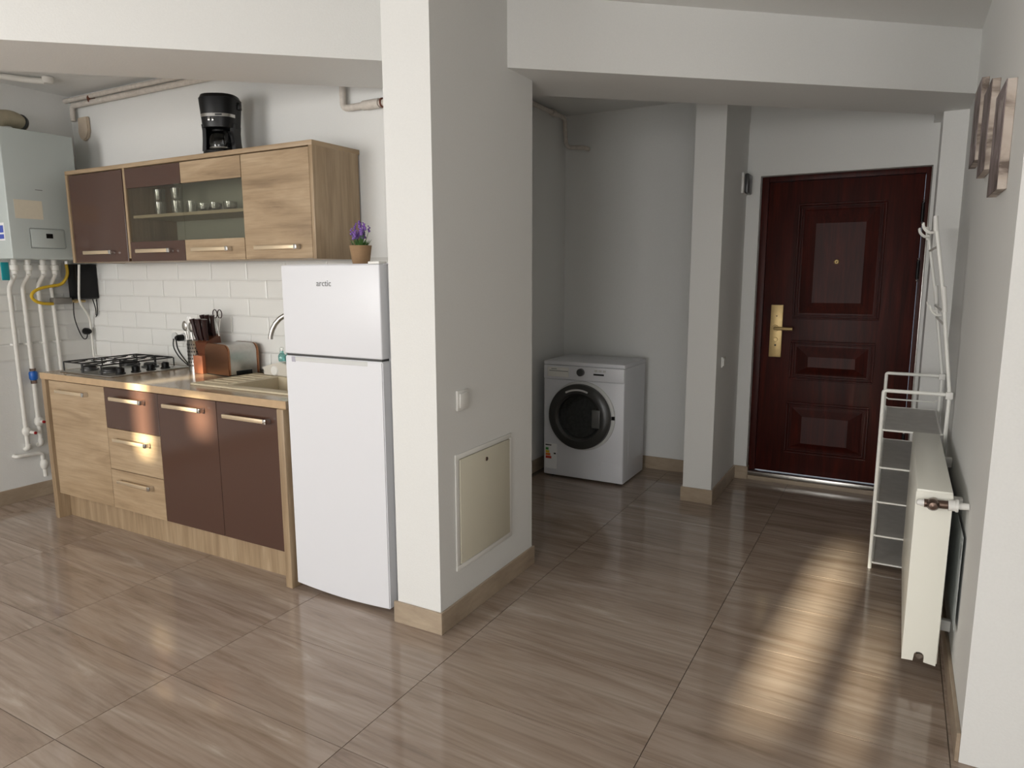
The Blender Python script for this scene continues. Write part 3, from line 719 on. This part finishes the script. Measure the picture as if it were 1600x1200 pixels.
# lower door with a gently bowed bottom edge
poly = [(FX0, 1.061), (FX0, .030)]
for i in range(1, 12): u = i/12; poly.append((FX0+(FX1-FX0)*u, .030-.012*math.sin(PI*u)-.004*u))
poly += [(FX1, .026), (FX1, 1.061)]
dl = obj('fridge_door', MB().prism(poly, 'Y', FY, FY+.050, bev=.004), WHITE, fr, 'tall white fridge door')
obj('grip_recess', MB().box(FX0+.045, FX1-.075, FY-.0012, FY+.002, 1.040, 1.0585, bev=.001, seg=1), WGREY, dl)
obj('grip_shadow_end', MB().box(FX0+.038, FX0+.060, FY-.0018, FY+.002, 1.036, 1.058, bev=.001, seg=1), plain('mauve_grey_shade', (176, 174, 186), .4), dl)  # shade at the grip's end painted as a mauve grey strip
obj('door_gap', MB().box(FX0+.006, FX1-.006, FY+.006, FY+.050, 1.0615, 1.0695), DGREY, fr)
obj('hinge_cover', MB().box(FX1-.06, FX1-.004, FY+.004, FY+.05, 1.4415, 1.452, bev=.003), WHITEP, fr)
text('lettering', 'arctic', .036, (-2.048, FY-.0008, 1.366), (PI/2, 0, 0), INKG, du)
obj('foot', MB().box(FX0+.03, FX0+.07, FY+.08, FY+.12, 0, .035), BLACK, fr); obj('foot', MB().box(FX1-.07, FX1-.03, FY+.08, FY+.12, 0, .035), BLACK, fr)
obj('foot', MB().box(FX0+.03, FX0+.07, 2.62, 2.66, 0, .035), BLACK, fr); obj('foot', MB().box(FX1-.07, FX1-.03, 2.62, 2.66, 0, .035), BLACK, fr)

# lavender pot
pc = (-2.047, 2.345, 1.4445)
pp = thing('potted_lavender', 'small brown pot of purple artificial lavender on top of the fridge', 'plant', pc)
obj('pot', MB().lathe([(.034, 0), (.036, .002), (.047, .076), (.048, .080), (.043, .080), (.040, .066), (0, .066)], pc, 'Z', 28), TERRA, pp)
lv, fw_ = MB(), MB()
for i in range(80):
    a = random.uniform(0, 2*PI); r_ = random.uniform(.0, .030); l_ = random.uniform(.030, .060); sp = random.uniform(.5, 1.1)
    b0 = Vector((pc[0]+r_*math.cos(a), pc[1]+r_*math.sin(a), pc[2]+.066)); tp = b0 + Vector((math.cos(a)*l_*sp*.55, math.sin(a)*l_*sp*.55, l_*.75))
    sd_ = Vector((-math.sin(a), math.cos(a), 0))*.0030; md = (b0+tp)/2 + Vector((0, 0, .004))
    v = [lv.bm.verts.new(q) for q in (b0-sd_*.5, b0+sd_*.5, md+sd_, tp, md-sd_)]
    lv.bm.faces.new(v)
for i in range(34):
    a = random.uniform(0, 2*PI); r_ = random.uniform(0, .040); h_ = random.uniform(.115, .170)-r_*.35
    c0 = Vector((pc[0]+r_*math.cos(a), pc[1]+r_*math.sin(a), pc[2]+h_))
    lv.tube([(pc[0]+r_*.3*math.cos(a), pc[1]+r_*.3*math.sin(a), pc[2]+.066), c0], .0010, 4, caps=False)
    for q in range(4): fw_.ball(c0+Vector((random.uniform(-.004, .004), random.uniform(-.004, .004), q*.007)), .0062-.0008*q, 1)
obj('leaves', lv, LEAF, pp, kind='stuff'); obj('flowers', fw_, PURPLE, pp, 'purple lavender heads', kind='stuff')

# ================================================================== BOILER CORNER
BX, BY0, BY1, BZ0, BZ1 = -4.425, 2.128, 2.527, 1.497, 2.222
bo = thing('gas_boiler', 'white wall hung gas boiler in the corner left of the wall cabinet', 'boiler', (-4.59, 2.33, BZ0))
obj('casing', MB().box(XL+.003, BX, BY0, BY1, BZ0, BZ1, bev=.006, seg=3), BOIL, bo)
cp = obj('control_panel', MB().box(BX-.001, BX+.004, 2.236, 2.420, 1.565, 1.668, bev=.003), BOIL, bo)
obj('panel_outline', ridge(0, 0.19, 0, .105, .003, 0, .002) if False else MB().tube([(BX+.001, 2.230, 1.560), (BX+.001, 2.426, 1.560), (BX+.001, 2.426, 1.673), (BX+.001, 2.230, 1.673), (BX+.001, 2.230, 1.560)], .0022, 6, smooth=.012), plain('panel_groove', (150, 156, 154), .5), bo)
obj('display', MB().box(BX+.0035, BX+.0055, 2.318, 2.356, 1.618, 1.645, bev=.001, seg=1), BLACK, cp)
obj('sticker', MB().box(BX-.0005, BX+.0006, 2.165, 2.315, 1.725, 1.830), STICK, bo, 'beige paper sticker')
obj('lettering', MB().box(BX-.0005, BX+.0007, 2.285, 2.325, 1.890, 1.894), INKG, bo)
obj('energy_label', MB().box(-4.56, -4.48, BY0-.0008, BY0+.001, 1.60, 1.70), STICKW, bo)
obj('label_print', MB().box(-4.55, -4.49, BY0-.0014, BY0, 1.645, 1.685).box(-4.55, -4.49, BY0-.0014, BY0, 1.61, 1.635), plain('blue_print', (70, 90, 180), .5), bo)
obj('flue_pipe', MB().tube([(-4.60, 2.190, BZ1+.0005), (-4.60, 2.195, 2.29), (-4.62, 2.30, 2.315), (-4.66, 2.37, 2.29)], .045, 20, smooth=.06), FLUE, bo, 'beige flue elbow')
obj('flue_clamp', MB().tube([(-4.640, 2.347, 2.300), (-4.648, 2.360, 2.296)], .049, 20), DGREY, bo)
# stubs under the boiler
for i, y in enumerate((2.225, 2.300, 2.385, 2.450)):
    obj('connection', MB().lathe([(.016, 0), (.016, -.03), (.024, -.032), (.024, -.062), (.017, -.064), (.015, -.085)], (-4.62, y, BZ0-.0005), 'Z', 18, close=True), PIPEW, bo)

# vertical water pipes on the left wall
XP = -4.715
def pipe(name, label, pts, r_=.0125, sm=.03, mat=PIPEW, cat='pipe', grp=None):
    o = thing(name, label, cat, pts[-1], grp)
    obj('tube', MB().tube(pts, r_, 12, smooth=sm), mat, o); return o
def clip(par, y, z): obj('clip', MB().box(XL+.001, XP+.004, y-.018, y+.018, z-.006, z+.006, bev=.002), WHITEP, par)
grp = 'white pipes under the boiler'
p1 = pipe('water_pipe', 'leftmost white water pipe under the boiler', [(-4.62, 2.225, 1.41), (XP, 2.228, 1.33), (XP, 2.233, .34)], grp=grp)
p2 = pipe('water_pipe', 'white water pipe with the blue valve, second from the left', [(-4.62, 2.300, 1.41), (XP, 2.303, 1.34), (XP, 2.310, .36)], grp=grp)
p3 = pipe('water_pipe', 'third white water pipe from the left under the boiler', [(-4.62, 2.385, 1.41), (XP, 2.392, 1.34), (XP, 2.405, .30)], grp=grp)
p4 = pipe('water_pipe', 'rightmost white water pipe, running behind the yellow hose', [(-4.62, 2.450, 1.41), (XP, 2.470, 1.34), (XP, 2.485, .30)], .0105, grp=grp)
for p_, y in ((p1, 2.231), (p2, 2.306), (p3, 2.396), (p4, 2.478)): clip(p_, y, .985)
obj('blue_valve', MB().lathe([(.012, -.03), (.020, -.026), (.024, -.018), (.024, .018), (.020, .026), (.012, .03)], (XP, 2.309, .783), 'Z', 12, close=True), BLUE, p2, 'blue valve collar')
obj('brass_nut', MB().lathe([(.017, -.05), (.017, -.03)], (XP, 2.309, .783), 'Z', 6, close=True).lathe([(.017, .03), (.017, .045)], (XP, 2.309, .783), 'Z', 6, close=True), BRONZE, p2)
obj('stop_valve', MB().ball((XP, 2.311, .49), .026, 2, (1, 1, 1.4)).tube([(XP, 2.311, .49), (XP+.04, 2.318, .49)], .010, 10), PIPEW, p2)
obj('red_cap', MB().lathe([(.009, .0), (.009, .012), (.005, .014)], (XP+.04, 2.318, .49), 'X', 12, close=True), REDP, p2)
obj('stop_valve', MB().ball((XP, 2.236, .44), .026, 2, (1, 1, 1.3)).tube([(XP, 2.236, .44), (XP+.04, 2.262, .43)], .010, 10), PIPEW, p1)
obj('red_cap', MB().lathe([(.009, .0), (.009, .012), (.005, .014)], (XP+.04, 2.262, .43), 'X', 12, close=True), REDP, p1)
obj('elbow', MB().tube([(XP, 2.236, .36), (XP, 2.236, .335), (XL+.002, 2.236, .325)], .016, 12, smooth=.02), PIPEW, p1)
obj('elbow', MB().tube([(XP, 2.311, .38), (XP, 2.311, .345), (XL+.002, 2.311, .335)], .016, 12, smooth=.02), PIPEW, p2)
hz = pipe('drain_pipe', 'short white horizontal pipe above the left baseboard', [(XL+.002, 2.165, .292), (XP, 2.165, .292), (XP, 2.310, .285), (XP, 2.318, .13)], .012, .02)
obj('stop_valve', MB().ball((XP, 2.316, .21), .024, 2, (1, 1, 1.6)), PIPEW, hz)
tt_ = obj('paper_tag', MB().box(-4.640, -4.628, 2.160, 2.200, 1.375, 1.480, bev=.003), TEAL); tag(tt_, 'bright teal tag hanging on the leftmost pipe under the boiler', 'tag')
# gas line
gh = thing('gas_hose', 'bent yellow gas hose looping under the boiler', 'hose', (-4.69, 2.45, 1.23))
obj('hose', MB().tube([(-4.66, 2.545, BZ0-.02), (-4.66, 2.550, 1.405), (-4.68, 2.520, 1.345), (-4.68, 2.410, 1.330), (-4.68, 2.350, 1.310), (-4.68, 2.325, 1.275), (-4.68, 2.355, 1.240), (-4.68, 2.40, 1.228), (-4.685, 2.455, 1.225)], .0095, 12, smooth=.03), YEL, gh)
obj('nut', MB().lathe([(.013, 0), (.013, .02)], (-4.66, 2.545, BZ0-.024), 'Z', 6, close=True), CHROME, gh)
gm = thing('gas_regulator', 'grey metal gas fitting with brass ends on the left wall', 'valve', (-4.70, 2.51, 1.22))
obj('body', MB().box(-4.725, -4.665, 2.456, 2.565, 1.222, 1.262, bev=.005), GREYBOX, gm)
obj('pipe_end', MB().tube([(-4.695, 2.566, 1.240), (-4.695, 2.66, 1.236)], .009, 10).tube([(-4.695, 2.59, 1.240), (-4.695, 2.61, 1.240)], .015, 6), BRASS, gm)
# black box under the cabinet
bb = thing('wall_box', 'black box in the corner below the left end of the wall cabinet', 'box', (-4.66, 2.64, 1.249))
obj('housing', MB().box(-4.715, -4.612, 2.575, 2.706, 1.255, 1.473, bev=.003), BLACK, bb)
obj('underside', MB().box(-4.708, -4.620, 2.582, 2.700, 1.249, 1.2545), DGREY, bb)
kc = thing('power_cable', 'thin black cable looping down to a plug left of the hob', 'cable', (-4.735, 2.66, 1.0))
obj('cord', MB().tube([(-4.700, 2.590, 1.248), (-4.715, 2.59, 1.14), (-4.72, 2.61, 1.06), (-4.715, 2.635, .985), (-4.715, 2.660, .985), (-4.715, 2.668, 1.02)], .0032, 8, smooth=.04), BLACK, kc)
obj('plug', MB().lathe([(.0, .058), (.014, .052), (.022, .03), (.022, .001)], (XL+.011, 2.668, 1.035), 'X', 16, close=False), BLACK, kc)
k2 = thing('power_cable', 'thin black cable hanging straight from the right side of the black box', 'cable', (-4.63, 2.69, 1.10))
obj('cord', MB().tube([(-4.620, 2.692, 1.248), (-4.625, 2.697, 1.15), (-4.655, 2.698, 1.13)], .0032, 8, smooth=.03), BLACK, k2)
obj('cord', MB().tube([(-4.640, 2.680, 1.248), (-4.640, 2.695, 1.18), (-4.652, 2.699, 1.14)], .0032, 8, smooth=.03), BLACK, k2)
pipe('white_conduit', 'slim white conduit in the corner between hob and boiler pipes', [(-4.545, 2.560, 1.470), (-4.590, 2.562, 1.24), (-4.700, 2.684, 1.13), (-4.706, 2.690, .862)], .007, .05, cat='conduit')

# pipes under the kitchen ceiling
hp = thing('heating_pipe', 'old white painted heating pipes below the kitchen ceiling', 'pipe', (-2.42, 2.68, 2.19))
obj('upper_pipe', MB().tube([(XL+.002, 2.685, 2.497), (-2.10, 2.685, 2.497)], .014, 12), PIPEO, hp)
obj('lower_pipe', MB().tube([(-4.68, 2.690, 2.37), (-4.68, 2.690, 2.462), (-2.425, 2.690, 2.462), (-2.425, 2.690, 2.195), (-1.711, 2.690, 2.195)], .016, 12, smooth=.03), PIPEO, hp)
obj('pipe_socket', MB().tube([(-2.30, 2.690, 2.195), (-2.20, 2.690, 2.195)], .022, 12), PIPEO, hp)
obj('clamp', MB().tube([(-4.473, 2.690, 2.480), (-4.467, 2.690, 2.480)], .027, 14), RUST, hp, 'rusty pipe clamp')
obj('clamp', MB().tube([(-2.186, 2.690, 2.195), (-2.180, 2.690, 2.195)], .023, 14), RUST, hp)
vt = obj('vent_cover', MB().prism([(-4.650, 2.39), (-4.552, 2.39), (-4.547, 2.30), (-4.567, 2.262), (-4.604, 2.245), (-4.642, 2.265), (-4.655, 2.30)], 'Y', YK-.022, YK-.001, bev=.005), VENT)
tag(vt, 'small beige vent cover on the wall above the boiler corner', 'vent')
cl = thing('ceiling_pipe_elbow', 'short white pipe elbow fixed on the kitchen ceiling above the boiler', 'pipe', (-4.44, 2.33, 2.51))
obj('tube', MB().tube([(-4.53, 2.21, 2.513), (-4.46, 2.30, 2.505), (-4.39, 2.38, 2.503)], .017, 12, smooth=.03), PIPEW, cl)
obj('cup', MB().lathe([(.022, -.012), (.030, .0), (.030, .022)], (-4.375, 2.392, 2.505), 'Z', 16, close=True), PIPEW, cl)

# ================================================================== PILLAR FITTINGS
PX = -1.487
ap = thing('access_panel', 'cream metal access hatch with a small lock low on the pillar side', 'panel', (PX, 2.43, .216))
obj('hatch_frame', MB().box(PX+.0005, PX+.006, 2.207, 2.660, .216, .236, bev=.001).box(PX+.0005, PX+.006, 2.207, 2.660, .678, .698, bev=.001).box(PX+.0005, PX+.006, 2.207, 2.232, .236, .678, bev=.001).box(PX+.0005, PX+.006, 2.640, 2.660, .236, .678, bev=.001), WHITEP, ap)
obj('hatch_door', MB().box(PX+.0005, PX+.009, 2.235, 2.637, .239, .675, bev=.0015), CREAM, ap)
obj('lock', MB().lathe([(0, .012), (.008, .012), (.009, .008)], (PX, 2.436, .632), 'X', 18), BRONZE, ap)
ls = thing('light_switch', 'white light switch on the pillar above the access hatch', 'switch', (PX, 2.265, .875))
obj('frame', MB().box(PX+.0005, PX+.010, 2.222, 2.306, .872, .952, bev=.003), WHITEP, ls)
obj('rocker', MB().prism([(PX+.010, .886), (PX+.019, .888), (PX+.012, .940), (PX+.010, .940)], 'Y', 2.234, 2.294, bev=.0015) if False else MB().box(PX+.009, PX+.016, 2.234, 2.294, .884, .940, bev=.003), WHITEP, ls)

# ================================================================== RECESS: washing machine and pipes
WX0, WX1, WY0, WY1 = -2.110, -1.527, 4.252, 4.672
wm = thing('washing_machine', 'white front loading washing machine in the recess', 'washing machine', (-1.82, 4.46, 0))
obj('body', MB().box(WX0, WX1, WY0+.006, WY1, .014, .790, bev=.006, seg=3), WHITE, wm)
obj('top_panel', MB().box(WX0-.001, WX1+.001, WY0, WY1, .7905, .818, bev=.005, seg=3), WHITE, wm)
obj('front_panel', MB().box(WX0+.002, WX1-.002, WY0, WY0+.0055, .020, .693, bev=.002), WHITE, wm)
cpn = obj('control_panel', MB().box(WX0+.002, WX1-.002, WY0-.006, WY0+.0055, .6965, .7895, bev=.003), WHITE, wm)
obj('detergent_drawer', MB().box(WX0+.030, WX0+.190, WY0-.010, WY0-.0055, .712, .778, bev=.003), WHITEP, cpn)
obj('drawer_grip', MB().box(WX0+.045, WX0+.185, WY0-.0115, WY0-.0095, .750, .754).box(WX0+.060, WX0+.100, WY0-.0110, WY0-.0098, .763, .767), INKG, cpn)
kn = obj('program_knob', MB().lathe([(0, -.024), (.021, -.024), (.025, -.020), (.026, 0)], (-1.832, WY0-.0055, .752), 'Y', 28), DGREY, cpn, 'round dark program knob')
obj('display', MB().box(-1.742, -1.668, WY0-.0075, WY0-.0055, .737, .748), BLACK, cpn)
obj('buttons', MB().box(-1.735, -1.715, WY0-.0085, WY0-.0055, .760, .774, bev=.002).box(-1.705, -1.685, WY0-.0085, WY0-.0055, .760, .774, bev=.002).box(-1.675, -1.655, WY0-.0085, WY0-.0055, .760, .774, bev=.002), WGREY, cpn)
DC = (-1.822, WY0, .455); DCL = (-1.832, WY0, .452)
dd = obj('door', MB().lathe([(.238, -.001), (.236, -.012), (.222, -.018), (.205, -.014)], DC, 'Y', 56), WGREY, wm, 'round porthole door')
obj('dark_ring', MB().lathe([(.224, -.015), (.221, -.040), (.200, -.054), (.165, -.055), (.150, -.040)], DCL, 'Y', 56), DRING, dd, 'wide dark smoked ring')
obj('glass_bowl', MB().lathe([(.152, -.036), (.140, -.010), (.105, .0045), (.0, .0050)] if False else [(.152, -.036), (.130, -.028), (.080, -.022), (0.001, -.020)], DCL, 'Y', 48), GLASSD, dd)
obj('drum', MB().lathe([(.150, -.034), (.140, -.016), (.10, -.013), (.001, -.012)], DCL, 'Y', 40), DRUM, dd)
obj('door_handle', MB().box(-1.730, -1.672, WY0-.060, WY0-.045, .392, .515, bev=.006), plain('mid_grey_plastic', (92, 92, 90), .4), dd)
obj('lettering', MB().box(-1.925, -1.805, WY0-.0475, WY0-.0455, .636, .648, bev=.001, seg=1) if False else MB().tube([(DCL[0]+.186*math.sin(a), WY0-.0555, DCL[2]+.186*math.cos(a)) for a in [math.radians(-28+i*5) for i in range(11)]], .007, 6), WGREY, dd, 'pale arc of lettering')
obj('service_flap', MB().box(WX1-.150, WX1-.025, WY0-.0015, WY0+.001, .060, .150, bev=.001, seg=1), WHITE, wm)
lb = obj('energy_label', MB().box(WX0+.010, WX0+.100, WY0-.0015, WY0, .060, .238), STICKW, wm, 'white energy label')
for i, (m_, l_) in enumerate(((PG, .022), (PY, .028), (PO, .036), (PR, .044))):
    obj('label_bar', MB().box(WX0+.016, WX0+.016+l_, WY0-.0025, WY0-.0012, .190-i*.020, .207-i*.020), m_, lb)
obj('label_print', MB().box(WX0+.014, WX0+.060, WY0-.0024, WY0-.0012, .222, .230).box(WX0+.078, WX0+.094, WY0-.0024, WY0-.0012, .164, .174), INKB, lb)
obj('lock_mark', MB().box(-1.606, -1.584, WY0-.0190, WY0-.0120, .450, .474), BLACK, dd)
for x in (WX0+.05, WX1-.05):
    for y in (WY0+.06, WY1-.06): obj('foot', MB().lathe([(.02, 0), (.02, .016)], (x, y, 0), 'Z', 12, close=True), BLACK, wm)
obj('side_pressing', MB().box(WX1-.001, WX1+.0012, WY0+.10, WY1-.06, .14, .36, bev=.001, seg=1), WHITE, wm)
rp = thing('recess_pipe', 'white painted pipe bending down in the recess corner under the ceiling', 'pipe', (-2.17, 4.70, 2.29))
obj('tube', MB().tube([(-2.175, 2.95, 2.495), (-2.175, 4.690, 2.495), (-2.165, 4.700, 2.295), (-2.03, 4.715, 2.285), (-2.03, YE-.001, 2.285)], .015, 12, smooth=.04), PIPEO, rp)
obj('coupling', MB().tube([(-2.175, 4.48, 2.495), (-2.175, 4.53, 2.495)], .022, 12), PIPEO, rp)

# pier fittings
eb = thing('intercom_box', 'dark grey box high on the pier side left of the entrance door', 'box', (-0.93, 4.75, 1.90))
obj('plate', MB().box(-0.9295, -0.917, 4.660, 4.818, 1.905, 2.030, bev=.002), WHITEP, eb)
obj('cover', MB().box(-0.9165, -0.892, 4.690, 4.815, 1.905, 2.028, bev=.008), DGREY, eb)
s2 = thing('wall_switch', 'small white switch low on the narrow pier side', 'switch', (-0.93, 4.34, .83))
obj('frame', MB().box(-0.9295, -0.921, 4.305, 4.385, .832, .898, bev=.002), WHITEP, s2)
obj('rocker', MB().box(-0.9215, -0.916, 4.317, 4.373, .842, .888, bev=.002), WHITEP, s2)

# ================================================================== RADIATOR
RX0, RX1, RY0, RY1, RZ0, RZ1 = 0.094, 0.200, 2.620, 3.585, 0.073, 0.688
ra = thing('radiator', 'white panel radiator on the right wall beside the shoe rack', 'radiator', (0.147, 3.17, RZ0))
obj('front_panel', MB().box(RX0, RX0+.010, RY0+.004, RY1-.004, RZ0+.004, RZ1-.004, bev=.003), RADW, ra)
obj('rear_panel', MB().box(RX1-.010, RX1, RY0+.004, RY1-.004, RZ0+.004, RZ1-.004, bev=.003), RADW, ra)
obj('fins', MB().box(RX0+.030, RX1-.030, RY0+.03, RY1-.03, RZ0+.03, RZ1-.05), WGREY, ra)
notch = [(RX0, RZ1-.010), (RX0, RZ0), (RX0+.034, RZ0+.002), (RX0+.036, RZ0+.020)]
for i in range(7): a = PI - i*PI/6; notch.append((RX0+.051+.015*math.cos(a), RZ0+.024+.014*math.sin(a)))
notch += [(RX0+.066, RZ0+.004), (RX1-.004, RZ0-.001), (RX1, RZ1-.010)]
obj('end_cover', MB().prism(notch, 'Y', RY0, RY0+.004), RADW, ra, smooth=False)
obj('end_cover', MB().box(RX0, RX1, RY1-.004, RY1, RZ0, RZ1-.010), RADW, ra)
obj('top_grille', MB().box(RX0+.001, RX1-.001, RY0+.001, RY1-.001, RZ1-.012, RZ1, bev=.003), RADW, ra)
obj('drain_plug', MB().lathe([(0, -.006), (.010, -.006), (.012, .010)], (RX0+.053, RY0+.012, RZ0+.020), 'Y', 16), CHROME, ra)
va = obj('valve', MB().lathe([(.0, -.052), (.012, -.050), (.019, -.036), (.019, -.012), (.014, -.001)], (.143, RY0, .648), 'Y', 20), BRONZE, ra, 'bronze radiator valve')
obj('valve_body', MB().tube([(.118, RY0-.022, .648), (.185, RY0-.022, .651)], .014, 14), BRONZE, va)
obj('thermostat_cap', MB().lathe([(.0, -.026), (.009, -.022), (.013, 0)], (.120, RY0-.022, .648), 'X', 16), WHITEP, va)
obj('supply_pipe', MB().tube([(.186, RY0-.022, .651), (.206, RY0-.022, .652)], .018, 14).tube([(.206, RY0-.022, .652), (.214, RY0-.022, .652)], .021, 14).tube([(.214, RY0-.022, .652), (XR-.0015, RY0-.022, .654)], .011, 14), WHITEP, ra)
for y in (RY0+.20, RY1-.15):
    for z in (.14, .60): obj('bracket', MB().box(RX1+.0005, XR-.0008, y-.012, y+.012, z-.02, z+.02, bev=.002), WHITEP, ra)
fb = thing('foil_board', 'silver insulation board on the wall behind the radiator', 'board', (XR-.010, 3.1, .225))
obj('sheet', MB().box(XR-.0105, XR-.0095, 2.585, 3.56, .225, .555), FOIL, fb)
obj('printed_mark', MB().box(XR-.0112, XR-.0106, 2.600, 2.625, .47, .52), INKG, fb)
obj('printed_mark', MB().box(XR-.0112, XR-.0106, 2.600, 2.615, .535, .543), INKG, fb)

# ================================================================== SHOE RACK WITH COAT HOOKS
sr = thing('shoe_rack', 'white tubular shoe rack with leaning coat hook frame behind the radiator', 'rack', (.095, 3.9, 0))
QX0, QX1, QY0, QY1, QZ = -0.036, 0.222, 3.60, 4.25, .866
def post(x, y, z1, r_=.0085): return MB().tube([(x, y, .0), (x, y, z1)], r_, 10)
for y in (QY0, QY1):
    obj('side_frame', MB().tube([(QX0, y, 0), (QX0, y, QZ), (QX1, y, QZ)], .0085, 12, smooth=.012), RACKW, sr)
    obj('post', MB().tube([(QX1-.008, y, 0), (QX1, y, QZ-.01)], .0085, 12), RACKW, sr)
    obj('joint', MB().box(QX1-.016, QX1+.014, y-.013, y+.013, QZ-.020, QZ+.013, bev=.005), WHITEP, sr)
LV = [.680, .500, .332, .166, .030]
for z in LV:
    fr_ = MB()
    for y in (QY0, QY1): fr_.tube([(QX0+.006, y, z+.004), (QX0+.016, y, z), (QX1-.02, y, z), (QX1-.010, y, z+.004)], .0045, 8)
    for x in (QX0+.012, QX1-.016): fr_.tube([(x, QY0, z), (x, QY1, z)], .0045, 8)
    sf = obj('shelf', fr_, RACKW, sr)
    fbm = MB(); n1, n2 = 14, 6; grid = []
    for i in range(n1+1):
        row = []
        for j in range(n2+1):
            u, v = i/n1, j/n2
            row.append(fbm.bm.verts.new((QX0+.016+(QX1-.022-QX0-.016)*v, QY0+.004+(QY1-QY0-.008)*u, z+.002-.007*math.sin(PI*u)*math.sin(PI*v)+.0015*math.sin(u*17+z*30)*math.sin(v*9))))
        grid.append(row)
    for i in range(n1):
        for j in range(n2): fbm.bm.faces.new((grid[i][j], grid[i+1][j], grid[i+1][j+1], grid[i][j+1]))
    obj('fabric', fbm, FABRIC, sf, 'grey white fabric shelf cloth')
# thin wire below the frame top
obj('rail', MB().tube([(QX0+.004, QY1, .735), (QX0+.02, QY1, .725), (QX1-.03, QY1, .725), (QX1-.012, QY1, .735)], .004, 8), RACKW, sr)
# leaning hook frame
tops = {QY0: (.108, 1.640), QY1: (.096, 1.630)}
for y in (QY0, QY1):
    tx, tz = tops[y]; mx_, mz = (QX1*.45+tx*.55), (QZ*.45+tz*.55)
    pl = obj('hook_post', MB().tube([(QX1, y, QZ), (mx_+.006, y, mz), (tx, y, tz)], .0080, 12), RACKW, sr)
    obj('sleeve', MB().tube([(mx_+.016, y, mz-.06), (mx_+.003, y, mz+.05)], .0105, 12), WHITEP, pl)
    obj('sleeve', MB().tube([(tx+.006, y, tz-.06), (tx, y, tz+.006)], .0100, 12), WHITEP, pl)
def at_post(z, y):
    tx, tz = tops[y]; u = (z-QZ)/(tz-QZ); return (QX1+(tx-QX1)*u, y, z)
for z in (1.600, 1.515, 1.235, 1.175):
    obj('crossbar', MB().tube([at_post(z, QY0), at_post(z, QY1)], .0055, 8), RACKW, sr)
hooks = MB()
for z in (1.600, 1.235):
    for y in (3.64, 3.72, 4.05, 4.13):
        a = Vector(at_post(z, QY0)); x = a.x-.002 - (.012*(y-QY0)/(QY1-QY0) if z > 1.5 else 0)
        h_ = MB().tube([(x, y, z-.02), (x-.020, y, z-.022), (x-.042, y, z+.0), (x-.046, y, z+.022)], .0042, 8, smooth=.02)
        obj('coat_hook', h_, RACKW, sr)

# ================================================================== WALL ART
for i, (y0, y1, z0_, z1_, lab) in enumerate(((2.500, 2.760, 1.640, 1.945, 'brown printed wall art plank nearest the camera, hung lowest'),
        (2.980, 3.250, 1.755, 2.055, 'middle brown grey plank of the wall art on the right wall'),
        (3.440, 3.730, 1.850, 2.165, 'farthest mauve brown plank of the wall art, hung highest'))):
    t_ = thing('wall_art_plank', lab, 'wall art', (XR, (y0+y1)/2, z0_), 'printed planks on the right wall')
    obj('board', MB().box(XR-.0240, XR-.0005, y0, y1, z0_, z1_, bev=.001, seg=1), ARTE, t_)
    obj('printed_face', MB().box(XR-.0262, XR-.0242, y0, y1, z0_, z1_), ART, t_, smooth=False)

for o in bpy.data.objects:
    if '_w' in o: del o['_w']
